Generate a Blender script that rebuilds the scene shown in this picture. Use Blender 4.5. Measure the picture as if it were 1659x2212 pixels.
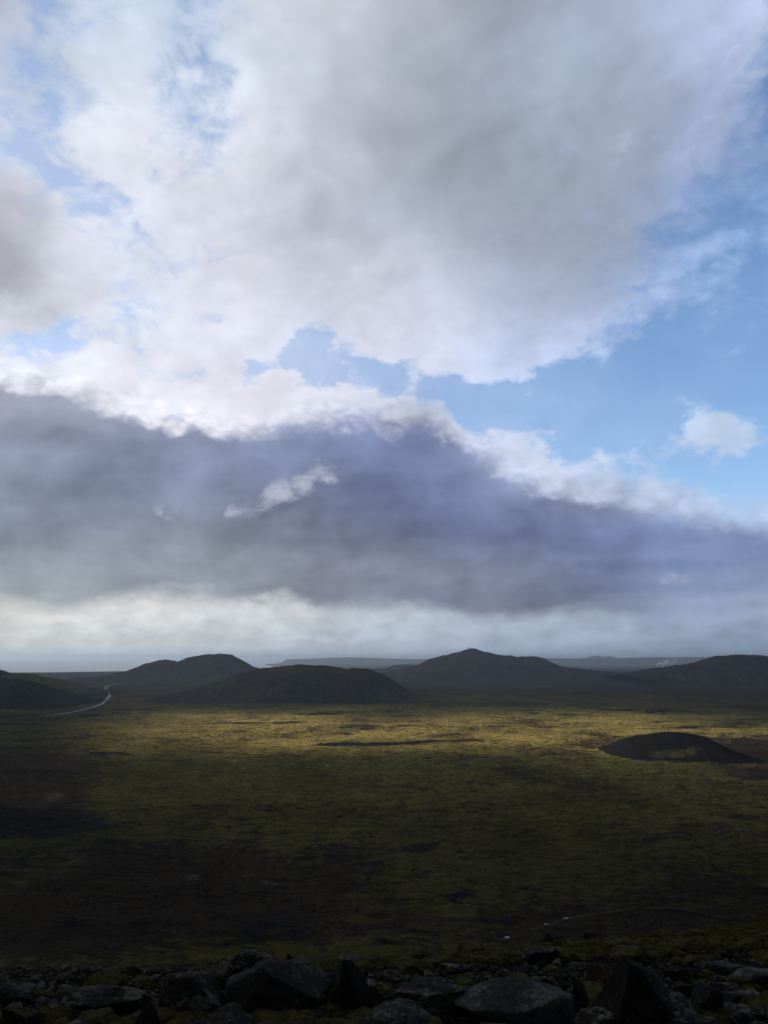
import bpy, bmesh, math, random
import numpy as np
from mathutils import Vector, Matrix

SC = bpy.context.scene
for o in list(bpy.data.objects):
    bpy.data.objects.remove(o, do_unlink=True)

# ------------------------------------------------------------------ camera
PITCH = math.radians(11.16)
FPX, CX, CY, WPX, HPX = 1597.0, 829.5, 1106.0, 1659.0, 2212.0   # a 1659 x 2212 frame
CAMZ = 150.0
cam_d = bpy.data.cameras.new("camera")
cam = bpy.data.objects.new("camera", cam_d)
SC.collection.objects.link(cam)
cam.location = (0, 0, CAMZ)
cam.rotation_euler = (math.pi / 2 + PITCH, 0, 0)
cam_d.sensor_fit = 'VERTICAL'
cam_d.sensor_height = 24.0
cam_d.sensor_width = 18.0
cam_d.lens = 12.0 * FPX / CY
cam_d.clip_start = 0.05
cam_d.clip_end = 400000.0
SC.camera = cam
SC.view_settings.view_transform = 'Standard'
SC.view_settings.look = 'None'
SC.view_settings.exposure = 0.0
SC.view_settings.gamma = 1.0
SC.cycles.use_denoising = True
SC.cycles.max_bounces = 6
SC.cycles.diffuse_bounces = 2
SC.cycles.glossy_bounces = 2
SC.cycles.transmission_bounces = 2
SC.cycles.volume_bounces = 2
SC.cycles.transparent_max_bounces = 8
SC.cycles.sample_clamp_indirect = 4.0

# ------------------------------------------------------------------ sun
SUN_AZ, SUN_EL = math.radians(-76.0), math.radians(25.0)       # azimuth from +Y, positive towards +X
SUN_DIR = Vector((math.sin(SUN_AZ) * math.cos(SUN_EL), math.cos(SUN_AZ) * math.cos(SUN_EL), math.sin(SUN_EL)))
sun_d = bpy.data.lights.new("sun", 'SUN')
sun_d.energy = 5.0
sun_d.angle = math.radians(0.55)
sun_d.color = (1.0, 0.93, 0.80)
sun = bpy.data.objects.new("sun", sun_d)
SC.collection.objects.link(sun)
sun.rotation_euler = SUN_DIR.to_track_quat('Z', 'Y').to_euler()

# ------------------------------------------------------------------ helpers for numbers
def smooth(a, b, x):
    if a > b: return 1 - smooth(b, a, x)
    t = np.clip((x - a) / (b - a), 0, 1)
    return t * t * (3 - 2 * t)

def lin(c):
    c = np.asarray(c, float) / 255.0
    return np.where(c <= 0.04045, c / 12.92, ((c + 0.055) / 1.055) ** 2.4)

def azel_px(az, el):
    """bearing and height above the horizon (radians) -> place in the photograph's frame"""
    x, y, z = np.sin(az) * np.cos(el), np.cos(az) * np.cos(el), np.sin(el)
    f = y * math.cos(PITCH) + z * math.sin(PITCH)
    u = -y * math.sin(PITCH) + z * math.cos(PITCH)
    return CX + FPX * x / f, CY - FPX * u / f

def inpoly(px, py, poly):
    r = np.zeros(px.shape, bool)
    n = len(poly)
    for i in range(n):
        x0, y0 = poly[i]; x1, y1 = poly[(i + 1) % n]
        if y0 == y1: continue
        c = ((y0 > py) != (y1 > py)) & (px < (x1 - x0) * (py - y0) / (y1 - y0) + x0)
        r ^= c
    return r

def blur(a, s):
    if s <= 0: return a
    k = int(math.ceil(3 * s)); w = np.exp(-0.5 * (np.arange(-k, k + 1) / s) ** 2); w /= w.sum()
    b = np.pad(a, ((k, k), (k, k)), mode='edge')
    b = sum(w[i] * b[i:i + a.shape[0], :] for i in range(2 * k + 1))
    return sum(w[i] * b[:, i:i + a.shape[1]] for i in range(2 * k + 1))

# ------------------------------------------------------------------ where the clouds stand in the sky (az/el maps)
AZ0, AZ1, EL0, EL1 = -46.0, 46.0, -3.0, 58.0
NA, NE = 185, 123
azg = np.radians(np.linspace(AZ0, AZ1, NA)); elg = np.radians(np.linspace(EL0, EL1, NE))
AZG, ELG = np.meshgrid(azg, elg)
PX, PY = azel_px(AZG, ELG)

def table(xs, ys, rows):
    rows = lin(rows)                                 # (len(ys), len(xs), 3)
    fx = np.interp(PX, xs, np.arange(len(xs))); fy = np.interp(PY, ys, np.arange(len(ys)))
    ix = np.clip(fx.astype(int), 0, len(xs) - 2); iy = np.clip(fy.astype(int), 0, len(ys) - 2)
    tx = (fx - ix)[..., None]; ty = (fy - iy)[..., None]
    r = ((rows[iy, ix] * (1 - tx) + rows[iy, ix + 1] * tx) * (1 - ty)
         + (rows[iy + 1, ix] * (1 - tx) + rows[iy + 1, ix + 1] * tx) * ty)
    return np.stack([blur(r[..., k], 1.6) for k in range(3)], -1)

XS = [0, 140, 280, 415, 550, 690, 830, 970, 1106, 1245, 1380, 1520, 1659]
YS1 = [0, 150, 300, 450, 600, 720, 840, 930, 1000, 1100, 1280, 1330, 1380, 1422]
def sm(v, n=13): return [v] * n
C1T = [
 [(168,172,190),(192,202,220),(195,207,225),(180,196,220),(205,212,225),(205,210,222),(190,195,205),(165,170,180),(155,162,175),(168,177,195),(175,187,207),(188,198,222),(190,205,228)],
 [(195,205,225),(198,210,225),(205,215,228),(205,215,230),(207,215,226),(195,203,215),(178,185,195),(158,165,175),(160,168,182),(168,180,196),(172,182,200),(180,190,216),(185,198,222)],
 [(212,218,232),(215,221,233),(228,232,242),(222,226,236),(213,218,228),(190,195,207),(165,170,180),(152,158,168),(155,163,175),(160,170,182),(155,165,182),(160,172,200),(150,170,205)],
 [(180,182,192),(205,210,222),(218,222,235),(210,213,226),(200,205,217),(182,188,202),(172,178,192),(160,167,180),(153,161,173),(153,161,176),(158,168,188),(150,170,208),(140,168,210)],
 [(150,152,160),(203,206,217),(213,220,234),(220,224,237),(217,217,229),(202,207,220),(206,210,223),(190,195,210),(165,172,188),(167,176,194),(165,180,212),(160,185,222),(150,180,220)],
 [(215,220,230),(220,225,236),(225,228,239),(222,225,237),(218,221,235),(208,215,232),(212,216,232),(210,214,230),(192,202,224),(192,204,230),(185,200,228),(170,195,228),(160,190,225)],
 [(226,228,238),(232,234,242),(231,233,243),(228,230,240),(224,225,235),(218,221,233),(210,215,232),(208,213,232),(195,208,233),(190,205,232),(185,200,228),(180,200,225),(175,198,225)],
 [(190,192,208),(200,202,215),(222,222,234),(224,223,234),(222,222,234),(215,215,228),(203,206,222),(205,209,226),(205,212,230),(200,210,230),(195,208,228),(190,205,225),(185,202,225)],
 [(190,192,208),(200,202,215),(210,212,224),(210,212,224),(205,207,220),(205,207,222),(200,204,222),(200,205,222),(205,211,229),(203,211,228),(195,206,225),(190,203,224),(185,200,224)],
 [(190,192,208),(190,192,208),(195,198,212),(195,198,212),(195,198,212),(195,198,212),(190,195,215),(190,196,216),(192,200,220),(190,199,220),(186,197,218),(180,192,215),(178,192,216)],
 [(212,212,210),(216,216,214),(218,219,219),(216,218,220),(205,208,209),(200,204,207),(192,198,205),(186,194,204),(180,189,202),(172,182,196),(165,177,192),(155,168,186),(150,163,182)],
 [(222,222,218),(222,222,219),(221,222,221),(218,220,221),(213,217,220),(200,206,211),(194,202,210),(188,197,207),(180,191,203),(172,183,197),(163,175,190),(155,168,184),(148,162,180)],
 [(206,207,204),(204,206,205),(202,205,207),(198,202,206),(187,194,199),(182,190,198),(177,187,197),(172,183,195),(165,177,191),(157,170,185),(150,164,180),(143,157,175),(136,151,170)],
 [(178,185,186),(178,185,188),(177,184,188),(175,183,189),(172,181,189),(168,178,188),(163,174,187),(157,169,184),(150,163,180),(143,157,175),(137,152,171),(131,147,167),(126,142,163)],
]
YS2 = [880, 950, 1060, 1150, 1230, 1285, 1320]
C2T = [
 [(150,153,168),(145,150,166),(138,144,162),(150,155,172),(150,155,174),(118,126,152),(110,118,145),(105,113,142),(110,120,150),(130,140,170),(160,170,195),(165,177,202),(165,177,202)],
 [(124,129,146),(116,123,142),(113,121,144),(128,136,160),(112,122,148),(102,112,140),(98,107,136),(94,103,132),(140,150,178),(165,175,200),(175,183,206),(178,188,210),(178,190,212)],
 [(110,118,135),(108,117,136),(106,115,135),(112,120,143),(108,115,137),(100,107,132),(92,101,130),(92,101,130),(112,122,150),(135,144,170),(148,157,182),(155,165,190),(155,167,192)],
 [(112,119,132),(113,120,133),(116,122,135),(120,126,138),(114,119,134),(108,114,134),(102,109,133),(92,101,130),(90,99,130),(88,98,130),(86,98,130),(90,103,135),(92,107,140)],
 [(122,128,136),(124,129,138),(119,125,134),(120,126,136),(122,127,138),(120,124,137),(116,120,136),(112,117,135),(110,116,135),(98,108,133),(92,103,131),(95,107,135),(104,117,145)],
 [(130,136,140),(126,131,136),(117,122,130),(114,119,129),(114,119,130),(112,116,129),(106,111,126),(98,103,120),(97,103,122),(95,103,125),(96,106,129),(102,113,137),(114,126,150)],
 [(160,165,165),(150,155,157),(135,140,145),(128,133,140),(122,127,137),(115,120,132),(106,111,125),(102,107,122),(104,110,126),(108,115,133),(114,123,142),(120,131,151),(128,140,160)],
]
BANK = [(-400,800),(0,812),(110,820),(190,848),(280,880),(400,892),(450,915),(560,930),(640,908),(720,918),(830,938),(945,925),(975,960),(1040,990),(1100,1025),(1200,1062),(1300,1078),(1420,1085),(1520,1120),(1600,1130),(1700,1140),(2300,1160),
        (2300,1330),(1659,1328),(1540,1338),(1400,1334),(1250,1318),(1100,1325),(900,1318),(700,1308),(550,1298),(400,1282),(280,1290),(180,1312),(100,1325),(0,1300),(-400,1295)]
# gaps of blue in the white cloud, and islands of white inside them
GAPS = [
 ([(-300,300),(0,298),(150,302),(185,330),(120,340),(150,380),(205,410),(270,455),(320,510),(350,545),(335,575),(280,540),(215,520),(190,505),(150,470),(140,420),(60,395),(0,368),(-300,340)], .66),
 ([(-200,735),(0,705),(70,700),(190,690),(195,740),(150,770),(60,785),(0,775),(-200,790)], .55),
 ([(370,515),(480,515),(470,545),(390,548)], .5),
 ([(200,570),(300,600),(370,650),(330,680),(230,640)], .45),
 ([(480,815),(540,770),(630,760),(640,705),(700,690),(735,735),(780,765),(870,770),(900,800),(960,815),(1050,835),(1145,828),(1160,785),(1300,770),(1300,1000),(1270,985),(1190,985),(1060,955),(985,925),(985,865),(890,855),(800,838),(700,840),(640,818),(590,792),(540,818)], 1.0, 1.1),
 ([(1120,840),(1160,785),(1270,750),(1380,700),(1440,640),(1490,600),(1520,560),(2300,480),(2300,1140),(1659,1093),(1560,1088),(1485,1050),(1420,995),(1270,985),(1190,985)], 1.0, 3.2),
 ([(1380,720),(1430,620),(1490,520),(1530,430),(1580,360),(1640,300),(2300,200),(2300,760),(1500,760)], 1.0, 8.0),
 ([(1655,-60),(1620,60),(1640,200),(1660,300),(2300,250),(2300,-60)], .9, 3.0),
 ([(330,-60),(460,-60),(420,30),(370,20)], .4),
 ([(350,170),(400,165),(405,195),(365,195)], .3),
 ([(30,90),(110,130),(200,220),(120,200)], .25),
]
ISLES = [
 ([(1455,948),(1495,898),(1555,878),(1608,892),(1660,940),(1630,982),(1575,1012),(1525,995)], .70, .7),
 ([(735,803),(790,782),(812,790),(790,832),(755,830)], .8),
 ([(1060,965),(1110,930),(1180,900),(1220,905),(1215,940),(1200,985),(1100,980)], .62),
 ([(1480,560),(1540,480),(1580,500),(1540,545)], .35),
 ([(820,790),(870,770),(960,820),(960,860),(880,850)], .35),
 ([(1130,770),(1160,760),(1150,840),(1040,850),(1000,820)], .4),
 ([(985,880),(1060,930),(1040,960),(980,930)], .3),
]
WISPS = [
 ([(478,1112),(530,1080),(560,1078),(600,1035),(660,1008),(700,1005),(742,1018),(705,1040),(650,1065),(590,1090),(540,1115),(500,1122)], 1.0),
 #([(790,1050),(850,1040),(885,1060),(840,1068)], .55),
 ([(950,1118),(990,1112),(1020,1125),(985,1130)], .5),
 ([(325,1130),(360,1085),(385,1100),(370,1130)], .5),
 ([(1415,1240),(1460,1222),(1520,1222),(1560,1228),(1520,1245),(1470,1262),(1420,1250)], .7),
 #([(1600,1215),(1680,1195),(1690,1220),(1620,1235)], .5),
 #([(1080,1015),(1180,985),(1250,1040),(1170,1065),(1090,1050)], .9),
 #([(1250,1000),(1380,1000),(1480,1030),(1420,1070),(1280,1065)], 1.0),
 #([(1380,1120),(1540,1125),(1659,1110),(1800,1120),(1659,1160),(1500,1150),(1400,1140)], .8),
 #([(640,890),(720,900),(705,945),(680,935)], .4),
]
def paint(lst, s, base=0.0):
    r = np.full(PX.shape, base)
    for it in lst:
        poly, a = it[:2]
        m = blur(inpoly(PX, PY, poly).astype(float), it[2] if len(it) > 2 else s)
        r = np.maximum(r, m * a)
    return r
C1 = table(XS, YS1, C1T); C2 = table(XS, YS2, C2T) * np.array([1.18, 1.20, 1.21])
C1 *= 1 + .07 * smooth(700, 1100, PX)[..., None] * np.array([-.6, -.2, .5])
C1 *= (1 + .05 * smooth(1240, 1300, PY) + .22 * smooth(1340, 1410, PY))[..., None] * (1 + .06 * smooth(500, 200, PX) * smooth(300, 600, PY))[..., None]
gap = paint(GAPS, 1.8); isle = paint(ISLES, 1.2)
D1 = 1.0 - 2.0 * gap * (1 - isle)                     # +1 cloud, -1 open sky
D1 = D1 + 1.3 * smooth(.25, .02, blur(gap, 3.0)) * smooth(450, 700, PX) * smooth(1150, 900, PY)
D1 = D1 - .24 * smooth(700, 450, PX) * smooth(480, 300, PY)
D1 = np.where(PY > 1150, 1.6, D1); D1 = blur(D1, .5)
bm = inpoly(PX, PY, BANK).astype(float)
D2 = 2 * blur(bm, 2.0) - 1 + 2.2 * smooth(.75, 1.0, blur(bm, 2.6))
D3 = 2 * paint(WISPS, .8) - 1
MAPS = np.concatenate([C1, C2, D1[..., None], D2[..., None], D3[..., None]], -1)   # NE, NA, 9
WT = np.array([1.6] * 3 + [1.6] * 3 + [1, 1.3, .8])
KR = 24
M = (MAPS * WT).reshape(NE, NA * 9)
MEAN = M.mean(0)
U, S, Vt = np.linalg.svd(M, full_matrices=False)
rec = (U[:, :KR] * S[:KR]) @ Vt[:KR]
print("sky map rank error", np.sqrt(((rec - M) ** 2).reshape(NE, NA, 9).mean((0, 1))).round(3))

# ------------------------------------------------------------------ world
world = bpy.data.worlds.new("World"); SC.world = world; world.use_nodes = True
NT = world.node_tree; NT.nodes.clear()
class G:
    """small node-graph helper"""
    def __init__(s, nt): s.nt = nt
    def n(s, t, **k):
        x = s.nt.nodes.new(t)
        for a, b in k.items(): setattr(x, a, b)
        return x
    def put(s, sock, v):
        if isinstance(v, bpy.types.NodeSocket): s.nt.links.new(v, sock)
        elif v is not None:
            try: sock.default_value = v
            except (TypeError, ValueError): sock.default_value = tuple(v) + (1.0,)
    def m(s, op, a, b=None, c=None, clamp=False):
        x = s.n('ShaderNodeMath', operation=op, use_clamp=clamp)
        for i, v in enumerate((a, b, c)):
            if v is not None: s.put(x.inputs[i], v)
        return x.outputs[0]
    def v(s, op, a, b=None, c=None, out=0):
        x = s.n('ShaderNodeVectorMath', operation=op)
        for i, w in enumerate((a, b, c)):
            if w is not None:
                if op == 'SCALE' and i == 1: s.put(x.inputs['Scale'], w)
                else: s.put(x.inputs[i], w)
        return x.outputs[out]
    def mix(s, f, a, b):
        x = s.n('ShaderNodeMix', data_type='RGBA')
        s.put(x.inputs[0], f); s.put(x.inputs[6], a); s.put(x.inputs[7], b)
        return x.outputs[2]
    def rng(s, x, a, b, c=0.0, d=1.0, t='SMOOTHSTEP'):
        y = s.n('ShaderNodeMapRange', interpolation_type=t)
        for i, w in enumerate((x, a, b, c, d)): s.put(y.inputs[i], w)
        return y.outputs[0]
    def noise(s, vec, scale, detail=5, rough=.55, dist=0.0, lac=2.0, out=0, typ='FBM'):
        x = s.n('ShaderNodeTexNoise', noise_dimensions='3D')
        try: x.noise_type = typ
        except Exception: pass
        s.put(x.inputs['Vector'], vec); s.put(x.inputs['Scale'], scale)
        x.inputs['Detail'].default_value = detail; x.inputs['Roughness'].default_value = rough
        x.inputs['Distortion'].default_value = dist; x.inputs['Lacunarity'].default_value = lac
        return x.outputs[out]
    def sep(s, v):
        x = s.n('ShaderNodeSeparateXYZ'); s.put(x.inputs[0], v); return x.outputs
    def comb(s, a, b, c):
        x = s.n('ShaderNodeCombineXYZ')
        for i, w in enumerate((a, b, c)): s.put(x.inputs[i], w)
        return x.outputs[0]
g = G(NT)
def fill(cm, xs, ys):
    p = cm.points
    p[0].location = (xs[0], ys[0]); p[1].location = (xs[-1], ys[-1])
    for x, y in zip(xs[1:-1], ys[1:-1]): p.new(float(x), float(y))

tc = g.n('ShaderNodeTexCoord').outputs['Generated']
D = g.v('NORMALIZE', tc)
dx, dy, dz = g.sep(D)
# coordinates on a cloud deck seen in perspective
den = g.m('ADD', g.m('MAXIMUM', dz, 0.0), 0.16)
deck = g.comb(g.m('DIVIDE', dx, den), g.m('DIVIDE', dy, den), g.m('MULTIPLY', dz, 2.0))
puff = g.v('MULTIPLY', D, (1, 1, 1.6))
# organic warp of bearing/height
w1 = g.v('SUBTRACT', g.noise(puff, 5.0, 5, .55, out=1), (.5, .5, .5))
w2 = g.v('SUBTRACT', g.noise(puff, 17.0, 4, .6, out=1), (.5, .5, .5))
WW = g.v('ADD', g.v('SCALE', w1, .075), g.v('SCALE', w2, .045))
Dw = g.v('ADD', D, WW)
wx, wy, wz = g.sep(Dw)
az = g.m('ARCTAN2', wx, wy)
elr = g.m('ARCSINE', g.m('MINIMUM', g.m('MAXIMUM', dz, -1.0), 1.0))
# less vertical warp near the horizon, where everything lies in thin layers
elw = g.m('MULTIPLY_ADD', g.sep(WW)[2], g.rng(elr, .02, .35, .25, 1.0), elr)
SA = g.rng(az, math.radians(AZ0), math.radians(AZ1), 0, 1, 'LINEAR')
SE = g.rng(elw, math.radians(EL0), math.radians(EL1), 0, 1, 'LINEAR')
SAv = g.comb(SA, SA, SA)
acc = [None, None, None]
xa = np.linspace(0, 1, NA)[::2]; xe = np.linspace(0, 1, NE)[::1]
tok = None
for k in range(KR):
    # the tiny term makes each stage wait for the one before, which keeps the shader's working memory small
    SEk = SE if tok is None else g.m('MULTIPLY_ADD', tok, 1e-12, SE)
    vk = U[:, k]; lo, hi = vk.min(), vk.max()
    fc = g.n('ShaderNodeFloatCurve'); g.put(fc.inputs['Value'], SEk); fc.inputs['Factor'].default_value = 1
    fill(fc.mapping.curves[0], xe, ((vk - lo) / (hi - lo))[::1]); fc.mapping.update()
    vn = g.m('MULTIPLY_ADD', fc.outputs[0], float(hi - lo), float(lo))
    wk = (S[k] * Vt[k]).reshape(NA, 9) / WT
    for j in range(3):
        c = wk[:, 3 * j:3 * j + 3]
        l3, h3 = c.min(0), c.max(0); h3 = np.maximum(h3, l3 + 1e-6)
        rc = g.n('ShaderNodeRGBCurve'); rc.inputs[0].default_value = 1.0
        g.put(rc.inputs[1], SAv if tok is None else g.v('MULTIPLY_ADD', tokv, (1e-12,) * 3, SAv))
        for q in range(3):
            fill(rc.mapping.curves[q], xa, (((c[:, q] - l3[q]) / (h3[q] - l3[q])))[::2])
        rc.mapping.update()
        v = g.v('MULTIPLY_ADD', rc.outputs[0], tuple(h3 - l3), tuple(l3))
        acc[j] = g.v('SCALE', v, vn) if acc[j] is None else g.v('MULTIPLY_ADD', v, vn, acc[j])
        tokv = acc[j]; tok = g.sep(tokv)[0]
col1, col2 = acc[0], acc[1]
d1, d2, d3 = g.sep(acc[2])

# noises that break the edges up
S1 = tuple(SUN_DIR * .05)
nL = g.noise(puff, 3.2, 4, .50, .25)                       # large soft forms
nM = g.noise(puff, 8.5, 9, .60, .35)                       # billows and torn edges
nM2 = g.noise(g.v('ADD', puff, tuple(SUN_DIR * .020)), 8.5, 3, .50, .1)
nM1 = g.noise(puff, 8.5, 3, .50, .1)
nB = g.noise(deck, 1.1, 4, .5, .4)                         # deck seen in perspective
nH = g.noise(g.v('MULTIPLY', D, (1, 1, 2.3)), 24.0, 5, .6, .3)   # flat rows towards the horizon
relief = g.m('SUBTRACT', nM1, nM2)
bA = g.m('ABSOLUTE', g.m('SUBTRACT', g.noise(g.v('ADD', puff, (3.1, 0, 0)), 13.0, 1, .5, .5), .5))
bB = g.m('ABSOLUTE', g.m('SUBTRACT', g.noise(g.v('ADD', puff, (0, 5.7, 0)), 33.0, 2, .5, .4), .5))
bil = g.m('MULTIPLY_ADD', bA, 2.0, g.m('MULTIPLY_ADD', bB, 1.9, -.34))     # cauliflower tops
cL = g.m('SUBTRACT', nL, .5); cM = g.m('SUBTRACT', nM, .5); cB = g.m('SUBTRACT', nB, .5); cH = g.m('SUBTRACT', nH, .5)
low = g.m('SUBTRACT', 1.0, g.rng(elr, .035, .13))
sky = g.n('ShaderNodeTexSky', sky_type='NISHITA')
sky.sun_disc = False; sky.sun_elevation = SUN_EL; sky.sun_rotation = SUN_AZ % (2 * math.pi)
sky.altitude = 200; sky.air_density = 1.0; sky.dust_density = 0.6; sky.ozone_density = 1.6
blue = g.v('MULTIPLY', sky.outputs[0], (1.10, 1.22, 1.36))
STR = 0.15
# layer 1: broken white and grey cloud
f1 = g.m('ADD', d1, g.m('MULTIPLY_ADD', cM, 3.7, g.m('MULTIPLY_ADD', cL, 1.2, g.m('MULTIPLY', bil, 1.0))))
f1 = g.m('MULTIPLY', f1, g.m('MULTIPLY_ADD', g.rng(elr, .18, .26), g.rng(elr, .46, .36, 0.0, .35), 1.0))
a1 = g.rng(f1, -.90, .85)
core = g.rng(f1, .2, 2.0)
nP = g.m('SUBTRACT', g.noise(g.v('ADD', puff, (1.7, 2.3, 0)), 5.5, 8, .60, .3), .5)
lum1 = g.m('MULTIPLY_ADD', nP, .50, 1.05)
lum1 = g.m('ADD', lum1, g.m('ADD', g.m('MULTIPLY', relief, .55), g.m('MULTIPLY_ADD', cL, -.30, g.m('MULTIPLY', cM, .22))))
lum1 = g.m('MULTIPLY_ADD', g.m('MULTIPLY', cH, low), .75, lum1)
rim = g.m('MULTIPLY', g.rng(d2, -1.0, -.45), g.rng(elr, .10, .18))
lum1 = g.m('MULTIPLY_ADD', bil, g.m('MULTIPLY', rim, .30), lum1)
lum1 = g.m('MULTIPLY_ADD', relief, g.m('MULTIPLY_ADD', rim, 1.3, .12), lum1)
lum1 = g.m('MULTIPLY', lum1, g.m('MULTIPLY_ADD', core, -.06, 1.03))
veil = g.m('MULTIPLY_ADD', cM, .5, g.rng(az, math.radians(-12), math.radians(28), .46, .05))
a1 = g.m('MAXIMUM', a1, veil, clamp=True)
s1 = g.mix(a1, blue, g.v('SCALE', col1, g.m('MULTIPLY', lum1, 1.0 / STR)))
# layer 2: the long dark bank
f2 = g.m('ADD', g.m('MULTIPLY_ADD', d2, g.rng(elr, .04, .12, 1.7, 1.0), g.rng(elr, .10, .18, .1, -.35)), g.m('MULTIPLY', g.m('MULTIPLY_ADD', cM, 3.2, g.m('MULTIPLY_ADD', cL, 3.6, g.m('MULTIPLY', bil, -1.3))), g.rng(elr, .04, .16, .35, 1.0)))
a2 = g.rng(f2, -.85, 1.15)
lum2 = g.m('ADD', g.m('MULTIPLY_ADD', nP, .8, 1.22), g.m('MULTIPLY_ADD', cB, 1.0, g.m('MULTIPLY_ADD', cM, .9, g.m('MULTIPLY_ADD', cL, 1.9, g.m('MULTIPLY', relief, .7)))))
s2 = g.mix(a2, s1, g.v('SCALE', col2, g.m('MULTIPLY', lum2, 1.0 / STR)))
# layer 3: torn bright scraps in front of the bank
f3 = g.m('ADD', d3, g.m('MULTIPLY', g.m('SUBTRACT', g.noise(puff, 26.0, 5, .66, .5), .5), 3.4))
a3 = g.m('MULTIPLY', g.rng(f3, -.40, 1.1), .85)
s3 = g.mix(a3, s2, g.v('SCALE', g.comb(.50, .53, .64), 1.0 / STR))
# outside the mapped part: plain broken cloud
inA = g.rng(g.m('ABSOLUTE', g.m('ARCTAN2', dx, dy)), math.radians(38), math.radians(45))
inE = g.rng(elr, math.radians(50), math.radians(57))
out = g.m('MAXIMUM', inA, inE)
nG = g.noise(deck, .55, 6, .6, .3)
gen = g.mix(g.rng(nG, .42, .58), g.comb(.045, .06, .09), g.comb(.13, .14, .16))
s4 = g.mix(out, s3, g.v('SCALE', gen, 1.0 / STR))
bg = g.n('ShaderNodeBackground'); g.put(bg.inputs[0], s4); bg.inputs[1].default_value = STR
wo = g.n('ShaderNodeOutputWorld'); NT.links.new(bg.outputs[0], wo.inputs[0])
world.cycles.sampling_method = 'MANUAL'
world.cycles.sample_map_resolution = 512
# ------------------------------------------------------------------ numpy noise
_rs = np.random.RandomState(7)
_perm = _rs.permutation(256); _perm = np.concatenate([_perm, _perm])
_ga = _rs.rand(256) * 2 * np.pi; _gx, _gy = np.cos(_ga), np.sin(_ga)
def perlin(x, y, seed=0):
    x = np.asarray(x, float) + seed * 17.37; y = np.asarray(y, float) - seed * 9.71
    xi = np.floor(x).astype(np.int64); yi = np.floor(y).astype(np.int64)
    xf = x - xi; yf = y - yi; xi &= 255; yi &= 255
    u = xf * xf * xf * (xf * (xf * 6 - 15) + 10); v = yf * yf * yf * (yf * (yf * 6 - 15) + 10)
    def gr(ix, iy, dx, dy):
        h = _perm[(_perm[ix & 255] + iy) & 255]
        return _gx[h] * dx + _gy[h] * dy
    a = gr(xi, yi, xf, yf); b = gr(xi + 1, yi, xf - 1, yf)
    c = gr(xi, yi + 1, xf, yf - 1); d = gr(xi + 1, yi + 1, xf - 1, yf - 1)
    return ((a + u * (b - a)) * (1 - v) + (c + u * (d - c)) * v) * 1.45
def fbm(x, y, s, octv=5, rough=.5, seed=0, ridged=False):
    r = np.zeros(np.broadcast(x, y).shape); a = 1.0; t = 0
    for o in range(octv):
        n = perlin(np.asarray(x) / s, np.asarray(y) / s, seed + o * 3)
        if ridged: n = 1 - 2 * np.abs(n)
        r += a * n; t += a; a *= rough; s *= .5
    return r / t

# ------------------------------------------------------------------ lens: picture place -> line of sight
def ray(px, py):
    u, v = (px - CX) / FPX, (CY - py) / FPX
    return np.array([u, math.cos(PITCH) - v * math.sin(PITCH), math.sin(PITCH) + v * math.cos(PITCH)])
def at_z(px, py, z):
    r = ray(px, py); t = (z - CAMZ) / r[2]
    return np.array([r[0] * t, r[1] * t, z])
def at_y(px, py, y):
    r = ray(px, py); t = y / r[1]
    return np.array([r[0] * t, y, CAMZ + r[2] * t])
def to_px(x, y, z):
    z = z - CAMZ; f = y * math.cos(PITCH) + z * math.sin(PITCH)
    f = np.where(f < .1, .1, f)
    return CX + FPX * x / f, CY - FPX * (-y * math.sin(PITCH) + z * math.cos(PITCH)) / f

SEA_Z = -34.0
# ------------------------------------------------------------------ the land's height
def hill_near(x, y):
    """the slope the camera stands on, with its brow some metres ahead"""
    r = np.hypot(x, y); yy = np.maximum(y, -60)
    q = x / np.maximum(y, 1.0)                          # bearing decides how far the brow is
    brow = np.interp(q, [-.6, -.476, -.155, -.074, .0, .098, .27, .385, .476, .6], [8.3, 8.3, 8.2, 8.6, 9.0, 9.4, 10.5, 11.4, 12.8, 14])
    base = 148.4 - .20 * yy
    over = np.maximum(yy - brow, 0)
    base = base - .06 * np.minimum(over, 3.5) ** 2 - np.maximum(over - 3.5, 0) * .40
    return base
def brow_detail(x, y):
    near = np.exp(-np.maximum(np.hypot(x, y) - 9, 0) / 8.0)
    d = .085 * fbm(x, y, 2.2, 4, .55, 1) + .05 * fbm(x, y, .55, 4, .6, 2)
    d += .030 * np.abs(fbm(x, y, .16, 3, .6, 3))
    return d * (0.25 + .75 * near)
def plain(x, y):
    r = np.hypot(x, y)
    z = np.interp(r, [0, 1500, 3000, 5000, 8000, 12000, 20000, 60000], [0, 0, -1, -6, -18, -22, -20, -12])
    # land drops under the sea on the left
    z = z + 58 * np.exp(-(((x + 1250) / 820) ** 2 + ((y - 5150) / 760) ** 2) ** 1.2)
    coast = np.interp(y, [0, 6000, 8300, 11000, 16000, 22000, 30000, 60000], [-30000, -30000, -6000, -2750, -2700, -3800, -4300, -5500])
    coast = coast + 320 * fbm(x, y, 2600, 5, .55, 41)
    inland = x - coast
    sea = smooth(0, 900, inland)
    z = z * sea + (SEA_Z - 6) * (1 - sea)
    return z, sea
def relief(x, y, r):
    big = 5.0 * fbm(x, y, 420, 5, .5, 11)
    med = 2.3 * fbm(x, y, 70, 4, .55, 12, True)
    crack = fbm(x, y, 26, 4, .6, 13, True)
    f = smooth(150, 450, r) * (1 - .55 * smooth(3000, 9000, r))
    fs = 1 - smooth(1800, 3500, r)
    return f * (big + med * 1.2 + fs * 1.5 * crack), crack

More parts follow.
